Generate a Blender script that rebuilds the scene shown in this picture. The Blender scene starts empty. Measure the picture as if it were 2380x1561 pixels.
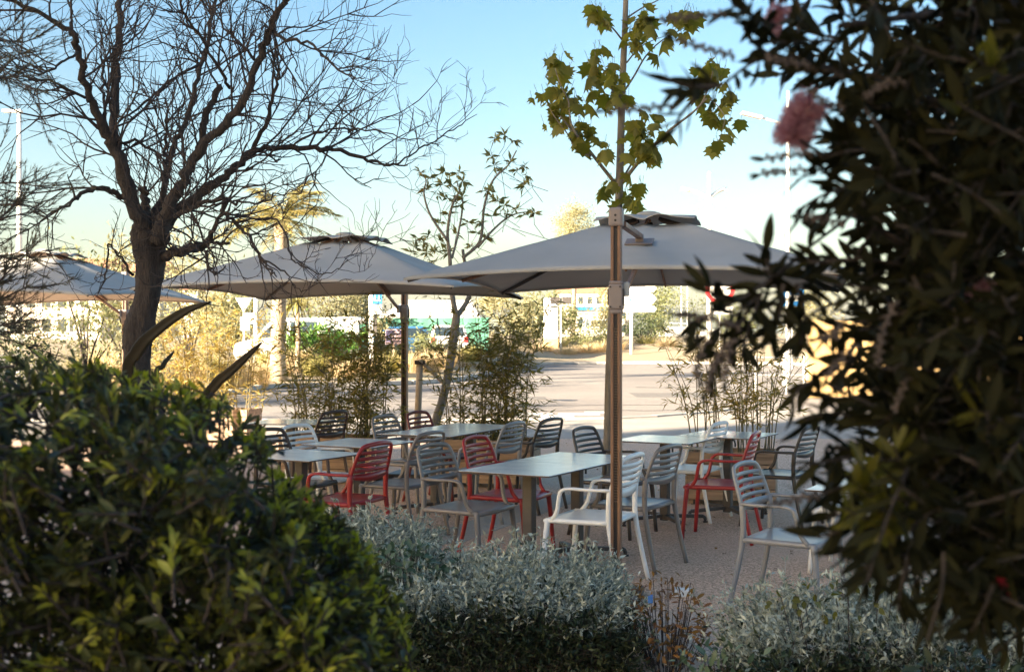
import bpy, math
import numpy as np
from mathutils import Matrix, Vector

R = math.radians
rng = np.random.default_rng(11)
scene = bpy.context.scene
col = scene.collection

# ------------------------------------------------------------------ camera, sky, sun, exposure
CX, HY, FP, EYE = 1189.5, 772.0, 2900.0, 1.67      # principal column, horizon row, focal length, eye height
cam = bpy.data.objects.new('camera', bpy.data.cameras.new('camera'))
col.objects.link(cam)
cam.location = (0, 0, EYE)
cam.rotation_euler = (R(90), 0, 0)
cam.data.sensor_width = 36
cam.data.lens = FP / 2379 * 36
cam.data.shift_y = (HY - 780.5) / 2379
cam.data.clip_end = 8000
cam.data.clip_start = 0.05
cam.data.dof.use_dof = True
cam.data.dof.focus_distance = 9.0
cam.data.dof.aperture_fstop = 5.6
scene.camera = cam

SUN_EL, SUN_AZ = R(16), math.atan2(-0.79, -0.61)     # sun stands behind the camera, to the left
world = bpy.data.worlds.new('World')
scene.world = world
world.use_nodes = True
wn = world.node_tree
bg = wn.nodes['Background']
sky = wn.nodes.new('ShaderNodeTexSky')
sky.sky_type = 'NISHITA'
sky.sun_disc = False
sky.sun_elevation = SUN_EL
sky.sun_rotation = SUN_AZ
sky.air_density = 1.0
sky.dust_density = 2.1
sky.ozone_density = 1.0
sat = wn.nodes.new('ShaderNodeHueSaturation')                    # the deep, slightly cyan blue of this sky
sat.inputs['Hue'].default_value = .498
sat.inputs['Saturation'].default_value = 1.34
wn.links.new(sky.outputs['Color'], sat.inputs['Color'])
wn.links.new(sat.outputs['Color'], bg.inputs['Color'])
bg.inputs['Strength'].default_value = 0.043

sun = bpy.data.objects.new('sun', bpy.data.lights.new('sun', 'SUN'))
col.objects.link(sun)
sun.data.energy = 5.0
sun.data.angle = R(0.53)
sun.data.color = (1.0, 0.84, 0.63)
to_sun = Vector((math.sin(SUN_AZ) * math.cos(SUN_EL), math.cos(SUN_AZ) * math.cos(SUN_EL), math.sin(SUN_EL)))
sun.rotation_euler = to_sun.to_track_quat('Z', 'Y').to_euler()

vs = scene.view_settings
vs.view_transform = 'Standard'
vs.look = 'None'
vs.gamma = 1.0
vs.use_curve_mapping = False
vs.exposure = 2.76
cy = scene.cycles
cy.use_denoising = True
cy.max_bounces = 7
cy.diffuse_bounces = 4
cy.glossy_bounces = 3
cy.transmission_bounces = 4
cy.transparent_max_bounces = 6
cy.caustics_reflective = False
cy.caustics_refractive = False
cy.sample_clamp_indirect = 6.0

# ------------------------------------------------------------------ helpers
def P(vx, vy, d):
    return np.array([(vx - CX) / FP * d, d, EYE - (vy - HY) / FP * d])

def G(vx, vy, z=0.0):
    d = (EYE - z) * FP / (vy - HY)
    return P(vx, vy, d)

def nz(v):
    v = np.asarray(v, float)
    return v / (np.linalg.norm(v, axis=-1, keepdims=True) + 1e-9)

def tag(o, label=None, cat=None, group=None, kind=None):
    if label: o['label'] = label
    if cat: o['category'] = cat
    if group: o['group'] = group
    if kind: o['kind'] = kind
    return o

def empty(name, loc=(0, 0, 0), rz=0.0, label=None, cat=None, group=None):
    o = bpy.data.objects.new(name, None)
    o.empty_display_size = 0.2
    o.location = tuple(loc)
    o.rotation_euler = (0, 0, rz)
    col.objects.link(o)
    return tag(o, label, cat, group)

def link(name, me, mat=None, parent=None, loc=None, rz=None, own=False):
    o = bpy.data.objects.new(name, me)
    col.objects.link(o)
    if mat is not None:
        if own:
            if not me.materials: me.materials.append(None)
            o.material_slots[0].link = 'OBJECT'
            o.material_slots[0].material = mat
        elif not me.materials:
            me.materials.append(mat)
    if parent: o.parent = parent
    if loc is not None: o.location = tuple(loc)
    if rz is not None: o.rotation_euler = (0, 0, rz)
    return o

class MB:
    """collects shapes, then builds one mesh"""
    def __init__(s): s.v, s.f, s.n = [], [], 0
    def add(s, V, F):
        V = np.asarray(V, float).reshape(-1, 3)
        s.v.append(V); n = s.n
        s.f.extend([tuple(int(i) + n for i in f) for f in F]); s.n += len(V)
        return s
    def box(s, c, size, rot=None, taper=1.0):
        x, y, z = np.asarray(size, float) / 2
        V = np.array([[a * x * (taper if k > 0 else 1), b * y * (taper if k > 0 else 1), k * z] for k in (-1, 1) for b in (-1, 1) for a in (-1, 1)])
        if rot is not None: V = V @ np.asarray(rot, float).T
        return s.add(V + np.asarray(c, float), [(0, 2, 3, 1), (4, 5, 7, 6), (0, 1, 5, 4), (1, 3, 7, 5), (3, 2, 6, 7), (2, 0, 4, 6)])
    def bar(s, a, b, w, h, up=(0, 0, 1)):
        a, b = np.asarray(a, float), np.asarray(b, float)
        t = nz(b - a); u = np.asarray(up, float)
        if abs(np.dot(t, u)) > .98: u = np.array([0, 1.0, 0])
        sd = nz(np.cross(t, u)); n = np.cross(sd, t)
        return s.box((a + b) / 2, (w, np.linalg.norm(b - a), h), np.stack([sd, t, n], 1))
    def tube(s, pts, r, n=8, ry=None, up=None, cap=True):
        pts = np.asarray(pts, float); m = len(pts)
        r = np.broadcast_to(np.asarray(r, float), (m,))
        ry = r if ry is None else np.broadcast_to(np.asarray(ry, float), (m,))
        t = nz(np.gradient(pts, axis=0))
        if up is not None:
            u = np.broadcast_to(np.asarray(up, float), (m, 3))
            A = nz(np.cross(t, u))
        else:
            a0 = np.array([0, 0, 1.0]) if abs(t[0][2]) < .9 else np.array([1.0, 0, 0])
            A = np.zeros((m, 3)); a = nz(np.cross(t[0], a0))
            for i in range(m):
                a = nz(a - t[i] * np.dot(a, t[i])); A[i] = a
        B = np.cross(A, t)
        ang = np.arange(n) / n * 2 * math.pi
        V = pts[:, None, :] + A[:, None, :] * (np.cos(ang)[None, :, None] * r[:, None, None]) + B[:, None, :] * (np.sin(ang)[None, :, None] * ry[:, None, None])
        F = [(i * n + j, (i + 1) * n + j, (i + 1) * n + (j + 1) % n, i * n + (j + 1) % n) for i in range(m - 1) for j in range(n)]
        if cap: F += [tuple(range(n)), tuple(reversed(range((m - 1) * n, m * n)))]
        return s.add(V.reshape(-1, 3), F)
    def lathe(s, c, prof, n=16):
        c = np.asarray(c, float)
        V = [[c[0] + r * math.cos(2 * math.pi * j / n), c[1] + r * math.sin(2 * math.pi * j / n), c[2] + z] for r, z in prof for j in range(n)]
        m = len(prof)
        F = [(i * n + j, i * n + (j + 1) % n, (i + 1) * n + (j + 1) % n, (i + 1) * n + j) for i in range(m - 1) for j in range(n)]
        F += [tuple(reversed(range(n))), tuple(range((m - 1) * n, m * n))]
        return s.add(V, F)
    def prism(s, poly, y0, y1):
        """poly in x,z; extruded along y"""
        k = len(poly)
        V = [[x, y0, z] for x, z in poly] + [[x, y1, z] for x, z in poly]
        F = [tuple(range(k)), tuple(reversed(range(k, 2 * k)))] + [(i, i + k, (i + 1) % k + k, (i + 1) % k) for i in range(k)]
        return s.add(V, F)
    def mesh(s, name, smooth=False):
        me = bpy.data.meshes.new(name)
        me.from_pydata(np.concatenate(s.v).tolist(), [], s.f)
        if smooth: me.polygons.foreach_set('use_smooth', [True] * len(me.polygons))
        me.update(); return me
    def build(s, name, mat, parent=None, smooth=False, bevel=0, loc=None, rz=None):
        o = link(name, s.mesh(name, smooth), mat, parent, loc, rz)
        if bevel:
            b = o.modifiers.new('bevel', 'BEVEL'); b.width = bevel; b.segments = 2; b.limit_method = 'ANGLE'
        return o

def grid_mesh(name, X, Y, Z, smooth=True, flip=False):
    a, b = X.shape
    V = np.stack([X, Y, Z], -1).reshape(-1, 3)
    i, j = np.meshgrid(np.arange(a - 1), np.arange(b - 1), indexing='ij')
    q = (i * b + j).ravel()
    F = np.stack([q, q + 1, q + b + 1, q + b], 1)
    if not flip: F = F[:, ::-1]
    return array_mesh(name, V, F, smooth)

def array_mesh(name, V, F, smooth=False):
    V = np.ascontiguousarray(V, np.float32); F = np.ascontiguousarray(F, np.int32)
    me = bpy.data.meshes.new(name)
    m, k = F.shape
    me.vertices.add(len(V)); me.vertices.foreach_set('co', V.ravel())
    me.loops.add(m * k); me.loops.foreach_set('vertex_index', F.ravel())
    me.polygons.add(m)
    me.polygons.foreach_set('loop_start', np.arange(0, m * k, k, dtype=np.int32))
    me.polygons.foreach_set('loop_total', np.full(m, k, np.int32))
    if smooth: me.polygons.foreach_set('use_smooth', np.ones(m, bool))
    me.update(calc_edges=True); me.validate(); return me

def scatter(name, TV, TF, loc, rot, scl, smooth=False):
    """copies of one template joined in one mesh: loc Nx3, rot Nx3x3, scl N or Nx3"""
    loc = np.asarray(loc, float); scl = np.asarray(scl, float)
    if scl.ndim == 1: scl = np.repeat(scl[:, None], 3, 1)
    V = np.einsum('nij,nkj->nki', rot, TV[None] * scl[:, None, :]) + loc[:, None, :]
    N, k = len(loc), len(TV)
    F = (np.asarray(TF)[None] + (np.arange(N) * k)[:, None, None]).reshape(-1, len(TF[0]))
    return array_mesh(name, V.reshape(-1, 3), F, smooth)

def frames(d, n):
    """rotation whose y axis is d (leaf length) and z axis near n"""
    d = nz(d); x = nz(np.cross(d, n)); z = np.cross(x, d)
    return np.stack([x, d, z], -1)

def rvec(n, g=rng):
    return nz(g.normal(size=(n, 3)))

def smooth_line(pts, k=4):
    pts = np.asarray(pts, float)
    p = np.vstack([2 * pts[0] - pts[1], pts, 2 * pts[-1] - pts[-2]])
    out = []
    for i in range(1, len(p) - 2):
        for t in np.arange(k) / k:
            a, b, c, d = p[i - 1], p[i], p[i + 1], p[i + 2]
            out.append(.5 * ((2 * b) + (c - a) * t + (2 * a - 5 * b + 4 * c - d) * t * t + (3 * b - a - 3 * c + d) * t ** 3))
    out.append(pts[-1]); return np.array(out)

# leaf templates: length 1 along y, z up
def leaf_small(w=.3, fold=.1, bend=0.0):
    V = np.array([[0, 0, 0], [-w / 2, .45, fold], [w / 2, .45, fold], [0, 1, -bend], [0, .5, 0]])
    return V, np.array([[0, 2, 4], [2, 3, 4], [3, 1, 4], [1, 0, 4]])

def leaf_long(w=.25, fold=.06, bend=.12, m=5, pw=1.0):
    t = np.linspace(0, 1, m + 1)
    half = w / 2 * np.sin(np.pi * np.clip(t * .94 + .05, 0, 1)) ** pw
    half[-1] = .004
    V = []
    for a, h in zip(t, half):
        zc = -bend * a * a
        V += [[-h, a, zc + fold * h / (w / 2)], [0, a, zc], [h, a, zc + fold * h / (w / 2)]]
    F = []
    for i in range(m):
        b = 3 * i
        F += [[b, b + 1, b + 4], [b, b + 4, b + 3], [b + 1, b + 2, b + 5], [b + 1, b + 5, b + 4]]
    return np.array(V), np.array(F)

def leaf_maple():
    """five-lobed drooping leaf, length 1 along y"""
    o = [(0, 0), (.18, -.06), (.42, .06), (.36, .2), (.56, .38), (.4, .45), (.34, .52), (.5, .74), (.3, .72), (.18, .74), (0, 1.05)]
    pts = [(x, y) for x, y in o] + [(-x, y) for x, y in o[-2:0:-1]]
    V = [[0, .35, .05]] + [[x, y, -.25 * (abs(x) * 1.5) ** 2 - .10 * y * y] for x, y in pts]
    k = len(pts)
    return np.array(V), np.array([[0, 1 + i, 1 + (i + 1) % k] for i in range(k)])

# ------------------------------------------------------------------ materials
def node_mat(name):
    m = bpy.data.materials.new(name); m.use_nodes = True
    nt = m.node_tree
    return m, nt, nt.nodes['Principled BSDF']

def mat(name, base, rough=.6, var=.15, scale=6.0, metal=0.0, bump=0.0, bscale=60.0, spec=None, stretch=None, coat=0):
    """painted or natural surface: colour mottled by noise, fine relief by bump"""
    m, nt, b = node_mat(name)
    tc = nt.nodes.new('ShaderNodeTexCoord')
    src = tc.outputs['Object']
    if stretch:
        mp = nt.nodes.new('ShaderNodeMapping'); mp.inputs['Scale'].default_value = stretch
        nt.links.new(src, mp.inputs['Vector']); src = mp.outputs['Vector']
    nn = nt.nodes.new('ShaderNodeTexNoise'); nn.inputs['Scale'].default_value = scale; nn.inputs['Detail'].default_value = 6
    nt.links.new(src, nn.inputs['Vector'])
    rp = nt.nodes.new('ShaderNodeValToRGB')
    lo = [max(0, c * (1 - var)) for c in base]; hi = [min(1, c * (1 + var)) for c in base]
    rp.color_ramp.elements[0].color = (*lo, 1); rp.color_ramp.elements[1].color = (*hi, 1)
    rp.color_ramp.elements[0].position = .3; rp.color_ramp.elements[1].position = .7
    nt.links.new(nn.outputs['Fac'], rp.inputs['Fac']); nt.links.new(rp.outputs['Color'], b.inputs['Base Color'])
    b.inputs['Roughness'].default_value = rough; b.inputs['Metallic'].default_value = metal
    if spec is not None: b.inputs['Specular IOR Level'].default_value = spec
    if coat: b.inputs['Coat Weight'].default_value = coat
    if bump:
        n2 = nt.nodes.new('ShaderNodeTexNoise'); n2.inputs['Scale'].default_value = bscale; n2.inputs['Detail'].default_value = 8
        nt.links.new(src, n2.inputs['Vector'])
        bp = nt.nodes.new('ShaderNodeBump'); bp.inputs['Strength'].default_value = bump; bp.inputs['Distance'].default_value = .02
        nt.links.new(n2.outputs['Fac'], bp.inputs['Height']); nt.links.new(bp.outputs['Normal'], b.inputs['Normal'])
    return m

def leaf_mat(name, c1, c2, transl=.35, rough=.45, c3=None, spec=.4):
    """each leaf takes its own tone between the colours; light passes through it"""
    m, nt, b = node_mat(name)
    ge = nt.nodes.new('ShaderNodeNewGeometry'); oi = nt.nodes.new('ShaderNodeObjectInfo')
    ad = nt.nodes.new('ShaderNodeMath'); ad.operation = 'ADD'
    fr = nt.nodes.new('ShaderNodeMath'); fr.operation = 'FRACT'
    nt.links.new(ge.outputs['Random Per Island'], ad.inputs[0]); nt.links.new(oi.outputs['Random'], ad.inputs[1])
    nt.links.new(ad.outputs[0], fr.inputs[0])
    rp = nt.nodes.new('ShaderNodeValToRGB')
    rp.color_ramp.elements[0].color = (*c1, 1); rp.color_ramp.elements[1].color = (*c2, 1)
    if c3:
        e = rp.color_ramp.elements.new(.9); e.color = (*c2, 1); rp.color_ramp.elements[-1].color = (*c3, 1)
    nt.links.new(fr.outputs[0], rp.inputs['Fac'])
    nt.links.new(rp.outputs['Color'], b.inputs['Base Color'])
    b.inputs['Roughness'].default_value = rough; b.inputs['Specular IOR Level'].default_value = spec
    tr = nt.nodes.new('ShaderNodeBsdfTranslucent')
    hs = nt.nodes.new('ShaderNodeHueSaturation'); hs.inputs['Saturation'].default_value = 1.15; hs.inputs['Value'].default_value = 1.5
    nt.links.new(rp.outputs['Color'], hs.inputs['Color']); nt.links.new(hs.outputs['Color'], tr.inputs['Color'])
    mx = nt.nodes.new('ShaderNodeMixShader'); mx.inputs[0].default_value = transl
    nt.links.new(b.outputs[0], mx.inputs[1]); nt.links.new(tr.outputs[0], mx.inputs[2])
    nt.links.new(mx.outputs[0], nt.nodes['Material Output'].inputs['Surface'])
    return m

def fabric_mat(name, base):
    m = mat(name, base, .9, .13, 1.3, bump=.15, bscale=400)
    nt = m.node_tree; b = nt.nodes['Principled BSDF']
    tr = nt.nodes.new('ShaderNodeBsdfTranslucent'); tr.inputs['Color'].default_value = (base[0] * .62, base[1] * .50, base[2] * .38, 1)
    mx = nt.nodes.new('ShaderNodeMixShader'); mx.inputs[0].default_value = .16
    nt.links.new(b.outputs[0], mx.inputs[1]); nt.links.new(tr.outputs[0], mx.inputs[2])
    nt.links.new(mx.outputs[0], nt.nodes['Material Output'].inputs['Surface'])
    return m

def ground_mat(name, c1, c2, c3, fine=90, big=.35, bump=.4, rough=.95):
    """grainy ground: fine grains over broad stains"""
    m, nt, b = node_mat(name)
    tc = nt.nodes.new('ShaderNodeTexCoord')
    vo = nt.nodes.new('ShaderNodeTexVoronoi'); vo.inputs['Scale'].default_value = fine
    n1 = nt.nodes.new('ShaderNodeTexNoise'); n1.inputs['Scale'].default_value = big; n1.inputs['Detail'].default_value = 8
    n2 = nt.nodes.new('ShaderNodeTexNoise'); n2.inputs['Scale'].default_value = fine * .3; n2.inputs['Detail'].default_value = 6
    for q in (vo, n1, n2): nt.links.new(tc.outputs['Object'], q.inputs['Vector'])
    sp = nt.nodes.new('ShaderNodeSeparateColor'); nt.links.new(vo.outputs['Color'], sp.inputs[0])
    r1 = nt.nodes.new('ShaderNodeValToRGB')
    r1.color_ramp.elements[0].color = (*c1, 1); r1.color_ramp.elements[1].color = (*c2, 1)
    nt.links.new(sp.outputs[0], r1.inputs['Fac'])
    mx = nt.nodes.new('ShaderNodeMix'); mx.data_type = 'RGBA'
    r2 = nt.nodes.new('ShaderNodeValToRGB'); r2.color_ramp.elements[0].position = .42; r2.color_ramp.elements[1].position = .68
    nt.links.new(n1.outputs['Fac'], r2.inputs['Fac']); nt.links.new(r2.outputs['Color'], mx.inputs['Factor'])
    nt.links.new(r1.outputs['Color'], mx.inputs['A']); mx.inputs['B'].default_value = (*c3, 1)
    nt.links.new(mx.outputs['Result'], b.inputs['Base Color']); b.inputs['Roughness'].default_value = rough
    b.inputs['Specular IOR Level'].default_value = .2
    bp = nt.nodes.new('ShaderNodeBump'); bp.inputs['Strength'].default_value = bump; bp.inputs['Distance'].default_value = .015
    ad = nt.nodes.new('ShaderNodeMath'); ad.operation = 'ADD'
    nt.links.new(vo.outputs['Distance'], ad.inputs[0]); nt.links.new(n2.outputs['Fac'], ad.inputs[1])
    nt.links.new(ad.outputs[0], bp.inputs['Height']); nt.links.new(bp.outputs['Normal'], b.inputs['Normal'])
    return m

def wood_mat(name, c, var=.35, axis='X', scale=3.0, rough=.75):
    st = {'X': (1, 14, 14), 'Y': (14, 1, 14), 'Z': (14, 14, 1)}[axis]
    return mat(name, c, rough, var, scale, bump=.25, bscale=scale * 4, stretch=st)

M = {}
M['white'] = mat('white resin', (.84, .84, .82), .30, .05, 9, bump=.05, bscale=300)
M['taupe'] = mat('taupe resin', (.20, .178, .165), .30, .08, 9, bump=.05, bscale=300)
M['lightgrey'] = mat('light grey resin', (.25, .25, .255), .30, .08, 9, bump=.05, bscale=300)
M['anthracite'] = mat('anthracite resin', (.055, .047, .043), .30, .1, 9, bump=.05, bscale=300)
M['coffee'] = mat('coffee resin', (.065, .042, .034), .30, .1, 9, bump=.05, bscale=300)
M['red'] = mat('red resin', (.33, .024, .024), .30, .12, 9, bump=.05, bscale=300)
M['brick'] = mat('brick red resin', (.17, .035, .028), .30, .12, 9, bump=.05, bscale=300)
M['tabletop'] = mat('pale laminate', (.58, .63, .66), .17, .14, 4, bump=.03, bscale=200)
M['steel'] = mat('dark steel', (.085, .075, .07), .5, .15, 12, metal=.3)
M['galv'] = mat('galvanised steel', (.45, .45, .44), .45, .12, 8, metal=.5)
M['canopy'] = fabric_mat('taupe canvas', (.49, .47, .435))
M['mast'] = wood_mat('wood grain aluminium', (.20, .105, .06), .3, 'Z', 4, .5)
M['groove'] = mat('dark groove', (.02, .014, .012), .6, .1)
M['bracket'] = mat('taupe plastic', (.22, .18, .165), .5, .06, 12)
M['planter'] = wood_mat('weathered planter board', (.33, .23, .155), .4, 'X', 2.0, .85)
M['soil'] = ground_mat('planter soil', (.05, .035, .025), (.09, .065, .045), (.06, .045, .03), 60)
M['bark'] = mat('grey brown bark', (.046, .036, .031), .95, .45, 18, bump=1.0, bscale=30, stretch=(3, 3, .6))
M['twig'] = mat('twig bark', (.05, .038, .034), .9, .35, 12)
M['maplebark'] = mat('smooth grey bark', (.20, .175, .145), .85, .25, 14, bump=.3, bscale=50, stretch=(2, 2, .6))
M['stake'] = wood_mat('weathered stake wood', (.36, .28, .19), .3, 'Z', 2.0, .9)
M['gravel'] = ground_mat('bound gravel', (.36, .235, .16), (.92, .67, .50), (.61, .43, .31), 95, .45, .5)
M['slab'] = ground_mat('worn concrete', (.38, .34, .29), (.50, .45, .385), (.36, .32, .275), 120, .8, .25)
M['asphalt'] = ground_mat('worn asphalt', (.24, .215, .19), (.38, .34, .305), (.24, .215, .195), 60, .12, .3)
M['dirt'] = ground_mat('dry earth', (.29, .23, .155), (.42, .34, .235), (.36, .30, .19), 25, .15, .4)
M['paint'] = mat('road paint', (.72, .70, .66), .8, .2, 3)
M['kerb'] = mat('kerb stone', (.46, .43, .39), .9, .15, 3, bump=.2)
M['wpaint'] = mat('white painted metal', (.78, .77, .74), .45, .04, 3)
M['signblue'] = mat('sign blue', (.02, .16, .42), .45, .05, 3)
M['signred'] = mat('sign red', (.55, .03, .035), .45, .05, 3)
M['black'] = mat('black lettering', (.03, .03, .035), .6, .05, 3)
M['navy'] = mat('notice board navy', (.05, .045, .10), .5, .1, 3)
M['pinkpaint'] = mat('notice pale pink', (.62, .45, .48), .6, .1, 3)
M['glass'] = mat('dark glass', (.03, .045, .055), .08, .1, 2, spec=.8)
M['tyre'] = mat('tyre rubber', (.025, .025, .026), .9, .1, 8)
M['greennet'] = fabric_mat('green netting', (.09, .27, .19))
M['tent'] = fabric_mat('white marquee cloth', (.80, .77, .74))
M['yellowply'] = wood_mat('varnished plywood', (.50, .34, .15), .07, 'Z', 1.2, .6)
M['render'] = mat('cream render', (.66, .58, .48), .9, .08, 1.5, bump=.1)
M['roof'] = mat('terracotta roof', (.36, .17, .10), .9, .2, 4, bump=.3)
M['brownroof'] = mat('brown roof board', (.09, .065, .05), .8, .2, 2)
M['hill'] = mat('wooded hillside', (.09, .105, .075), 1.0, .5, .02)
M['leafpitto'] = leaf_mat('evergreen leaf', (.020, .023, .008), (.095, .10, .026), .25, .42, spec=.3)
M['leafyoung'] = leaf_mat('young shoot leaf', (.20, .22, .03), (.38, .38, .06), .35, .4)
M['leafdark'] = leaf_mat('bottlebrush leaf', (.008, .009, .004), (.026, .025, .009), .12, .6, spec=.08)
M['leafolive'] = leaf_mat('olive new leaf', (.07, .07, .012), (.13, .12, .02), .4, .45)
M['leafmaple'] = leaf_mat('young maple leaf', (.13, .13, .022), (.24, .22, .05), .55, .5)
M['leafsilver'] = leaf_mat('silver hedge leaf', (.12, .145, .105), (.60, .63, .53), .15, .7)
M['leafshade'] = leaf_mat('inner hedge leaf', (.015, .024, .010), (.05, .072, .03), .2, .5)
M['leafivy'] = leaf_mat('ivy leaf', (.05, .085, .045), (.14, .19, .11), .2, .35)
M['leafrust'] = leaf_mat('rusty leaf', (.16, .07, .03), (.28, .15, .04), .35, .5)
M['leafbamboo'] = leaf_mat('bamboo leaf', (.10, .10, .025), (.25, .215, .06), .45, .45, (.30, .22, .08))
M['leafsunlit'] = leaf_mat('bamboo leaf painted sunlit', (.22, .18, .05), (.48, .35, .11), .4, .5)  # lighter, warmer copy of the bamboo leaf: sunlight put into its colour
M['culm'] = mat('bamboo culm', (.13, .11, .05), .5, .3, 10)
M['leafstar'] = leaf_mat('rosette leaf', (.10, .11, .04), (.24, .22, .08), .4, .45, (.30, .20, .05))
M['leafscrub'] = leaf_mat('dry scrub leaf', (.12, .145, .055), (.31, .31, .15), .35, .6)
M['leafochre'] = leaf_mat('ochre scrub leaf', (.21, .205, .10), (.42, .385, .23), .35, .6)
M['leafgreen'] = leaf_mat('fresh green leaf', (.06, .15, .03), (.16, .28, .06), .35, .45)
M['leafdeep'] = leaf_mat('deep green leaf', (.03, .05, .025), (.09, .11, .045), .25, .5)
M['leafpalm'] = leaf_mat('palm leaflet', (.14, .15, .05), (.34, .27, .10), .3, .5)
M['needle'] = leaf_mat('feathery twig leaf', (.05, .045, .028), (.13, .11, .06), .2, .7)
M['straw'] = leaf_mat('straw grass blade', (.44, .34, .19), (.70, .57, .36), .3, .8)
M['strawgreen'] = leaf_mat('green grass blade', (.20, .20, .06), (.42, .36, .14), .3, .8)
M['agave'] = leaf_mat('agave leaf', (.028, .022, .013), (.05, .04, .024), .03, .55, spec=.15)
M['pinkflower'] = leaf_mat('bottlebrush stamen', (.26, .09, .12), (.58, .40, .44), .4, .7)
M['capsule'] = mat('seed capsule', (.09, .07, .06), .9, .4, 60)
M['redflower'] = leaf_mat('red bud', (.45, .03, .06), (.55, .05, .08), .3, .5)
M['bluetoken'] = mat('blue plastic', (.05, .16, .45), .4, .1)
M['seam'] = fabric_mat('canvas seam', (.37, .35, .32))
M['patch'] = ground_mat('newer asphalt', (.15, .14, .13), (.26, .24, .22), (.20, .185, .17), 60, .3, .3)

# ------------------------------------------------------------------ the setting
def sheet(name, poly, z, material, parent=None, thick=0):
    mb = MB(); k = len(poly)
    V = [[x, y, z] for x, y in poly]
    if thick:
        V += [[x, y, z - thick] for x, y in poly]
        mb.add(V, [tuple(range(k))] + [((i + 1) % k, i, i + k, (i + 1) % k + k) for i in range(k)])
    else: mb.add(V, [tuple(range(k))])
    o = mb.build(name, material, parent)
    if parent is None: o['kind'] = 'structure'
    return o

ROAD_Z = -.116
sheet('ground', [(-3000, -600), (3000, -600), (3000, 5000), (-3000, 5000)], -.12, M['dirt'])
sheet('road', [(-60, 22), (60, 22), (75, 100), (-75, 100)], ROAD_Z, M['asphalt'])
sheet('terrace', [(-30, -14), (30, -14), (30, 19.6), (-30, 19.6)], 0, M['gravel'], thick=.118)
pave = sheet('pavement', [(-30, 19.6), (30, 19.6), (30, 24.6), (9, 23.7), (5.2, 27.5), (3.4, 25.2), (1.2, 23.9), (-30, 23.2)], 0, M['slab'], thick=.118)
# kerb stones along the near edge of the road
edge = smooth_line([(-16, 23.42), (-6, 23.66), (1.2, 23.98), (3.4, 25.28), (5.2, 27.58)], 8)
seg = np.concatenate([[0], np.cumsum(np.linalg.norm(np.diff(edge, axis=0), axis=1))])
kb = MB().box((0, 0, -.045), (.97, .14, .15)).mesh('kerb_stone')
for s in np.arange(.5, seg[-1] - .4, 1.0):
    x = np.interp(s, seg, edge[:, 0]); y = np.interp(s, seg, edge[:, 1])
    x2 = np.interp(s + .1, seg, edge[:, 0]); y2 = np.interp(s + .1, seg, edge[:, 1])
    link('kerb_stone', kb, M['kerb'], pave, (x, y, .003), math.atan2(y2 - y, x2 - x))
# a crossing: painted bars on the road
road = bpy.data.objects['road']
for vx, vy, w in ((1225, 962, 1.1), (1345, 962, .9), (1395, 958, .7), (1290, 967, .8)):
    p = G(vx, vy, ROAD_Z)
    MB().box((p[0], p[1], ROAD_Z + .004), (w, .5, .002)).build('painted_bar', M['paint'], road)
# pale concrete strip set in the gravel beside the first tables
terrace = bpy.data.objects['terrace']
a, b = G(1000, 1262), G(1330, 1150)
t = nz(b - a); n = np.array([-t[1], t[0], 0])
mb = MB(); L = np.linalg.norm(b - a)
for k in range(6):
    c = a + t * (L * (k + .5) / 6)
    MB().box((c[0], c[1], .002), (L / 6 - .012, .42, .004), np.stack([t, n, [0, 0, 1]], 1)).build('paving_slab', M['slab'], terrace)

def verge(name, kerb_v, depth, rise, zmax, material, kerbs=True):
    kp = smooth_line([G(x, y, ROAD_Z)[:2] for x, y in kerb_v], 8)
    tdir = np.linspace(0, 1, 26) ** 1.6 * depth
    X = kp[:, 0][:, None] * (1 + tdir[None, :] / kp[:, 1][:, None]); Y = kp[:, 1][:, None] + tdir[None, :]
    Z = np.clip(tdir * rise, 0, zmax)[None, :] + .0 * X
    Z += (np.sin(X * .9 + Y * .37) * .05 + np.sin(X * .41 - Y * .63) * .07) * np.clip(tdir / 3, 0, 1)[None, :]
    o = link(name, grid_mesh(name, X, Y, Z, flip=True), material); o['kind'] = 'structure'
    if kerbs:
        sg = np.concatenate([[0], np.cumsum(np.linalg.norm(np.diff(kp, axis=0), axis=1))])
        kb2 = MB().box((0, 0, -.05), (1.46, .18, .14)).mesh('kerb_stone')
        for s in np.arange(.7, sg[-1] - .7, 1.5):
            x, y = np.interp(s, sg, kp[:, 0]), np.interp(s, sg, kp[:, 1])
            x2, y2 = np.interp(s + .2, sg, kp[:, 0]), np.interp(s + .2, sg, kp[:, 1])
            link('kerb_stone', kb2, M['kerb'], o, (x, y - .06, .02), math.atan2(y2 - y, x2 - x))
    return o
verge('planted_verge', [(100, 940), (330, 928), (552, 915), (640, 903), (906, 896), (1052, 886), (1150, 868), (1247, 848)], 70, .035, 1.0, M['dirt'])
verge('sandy_bank', [(1240, 849), (1400, 846), (1700, 847), (2000, 852), (2300, 858)], 90, .06, 1.1, M['dirt'])
def zl(d): return float(np.clip((d - 42) * .035, 0, 1.0))
def zr(d): return float(np.clip((d - 72) * .06, 0, 1.1))

# distant wooded hill across the bay
hx = np.linspace(-1500, 1500, 90); hy = np.linspace(1500, 2600, 14)
HX, HYY = np.meshgrid(hx, hy, indexing='ij')
prof = 44 + 20 * np.sin(hx / 260 + 1.1) + 8 * np.sin(hx / 97) + 4 * np.sin(hx / 41 + 2)
prof = prof * np.clip((-hx + 900) / 1200, .28, 1)
HZ = prof[:, None] * np.sin(np.clip((hy - 1500) / 1100, 0, 1) * math.pi)[None, :] ** .6 + rng.normal(0, 2.0, HX.shape) - 1
o = link('hills', grid_mesh('hills', HX, HYY, HZ, flip=True), M['hill']); o['kind'] = 'structure'

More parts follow.
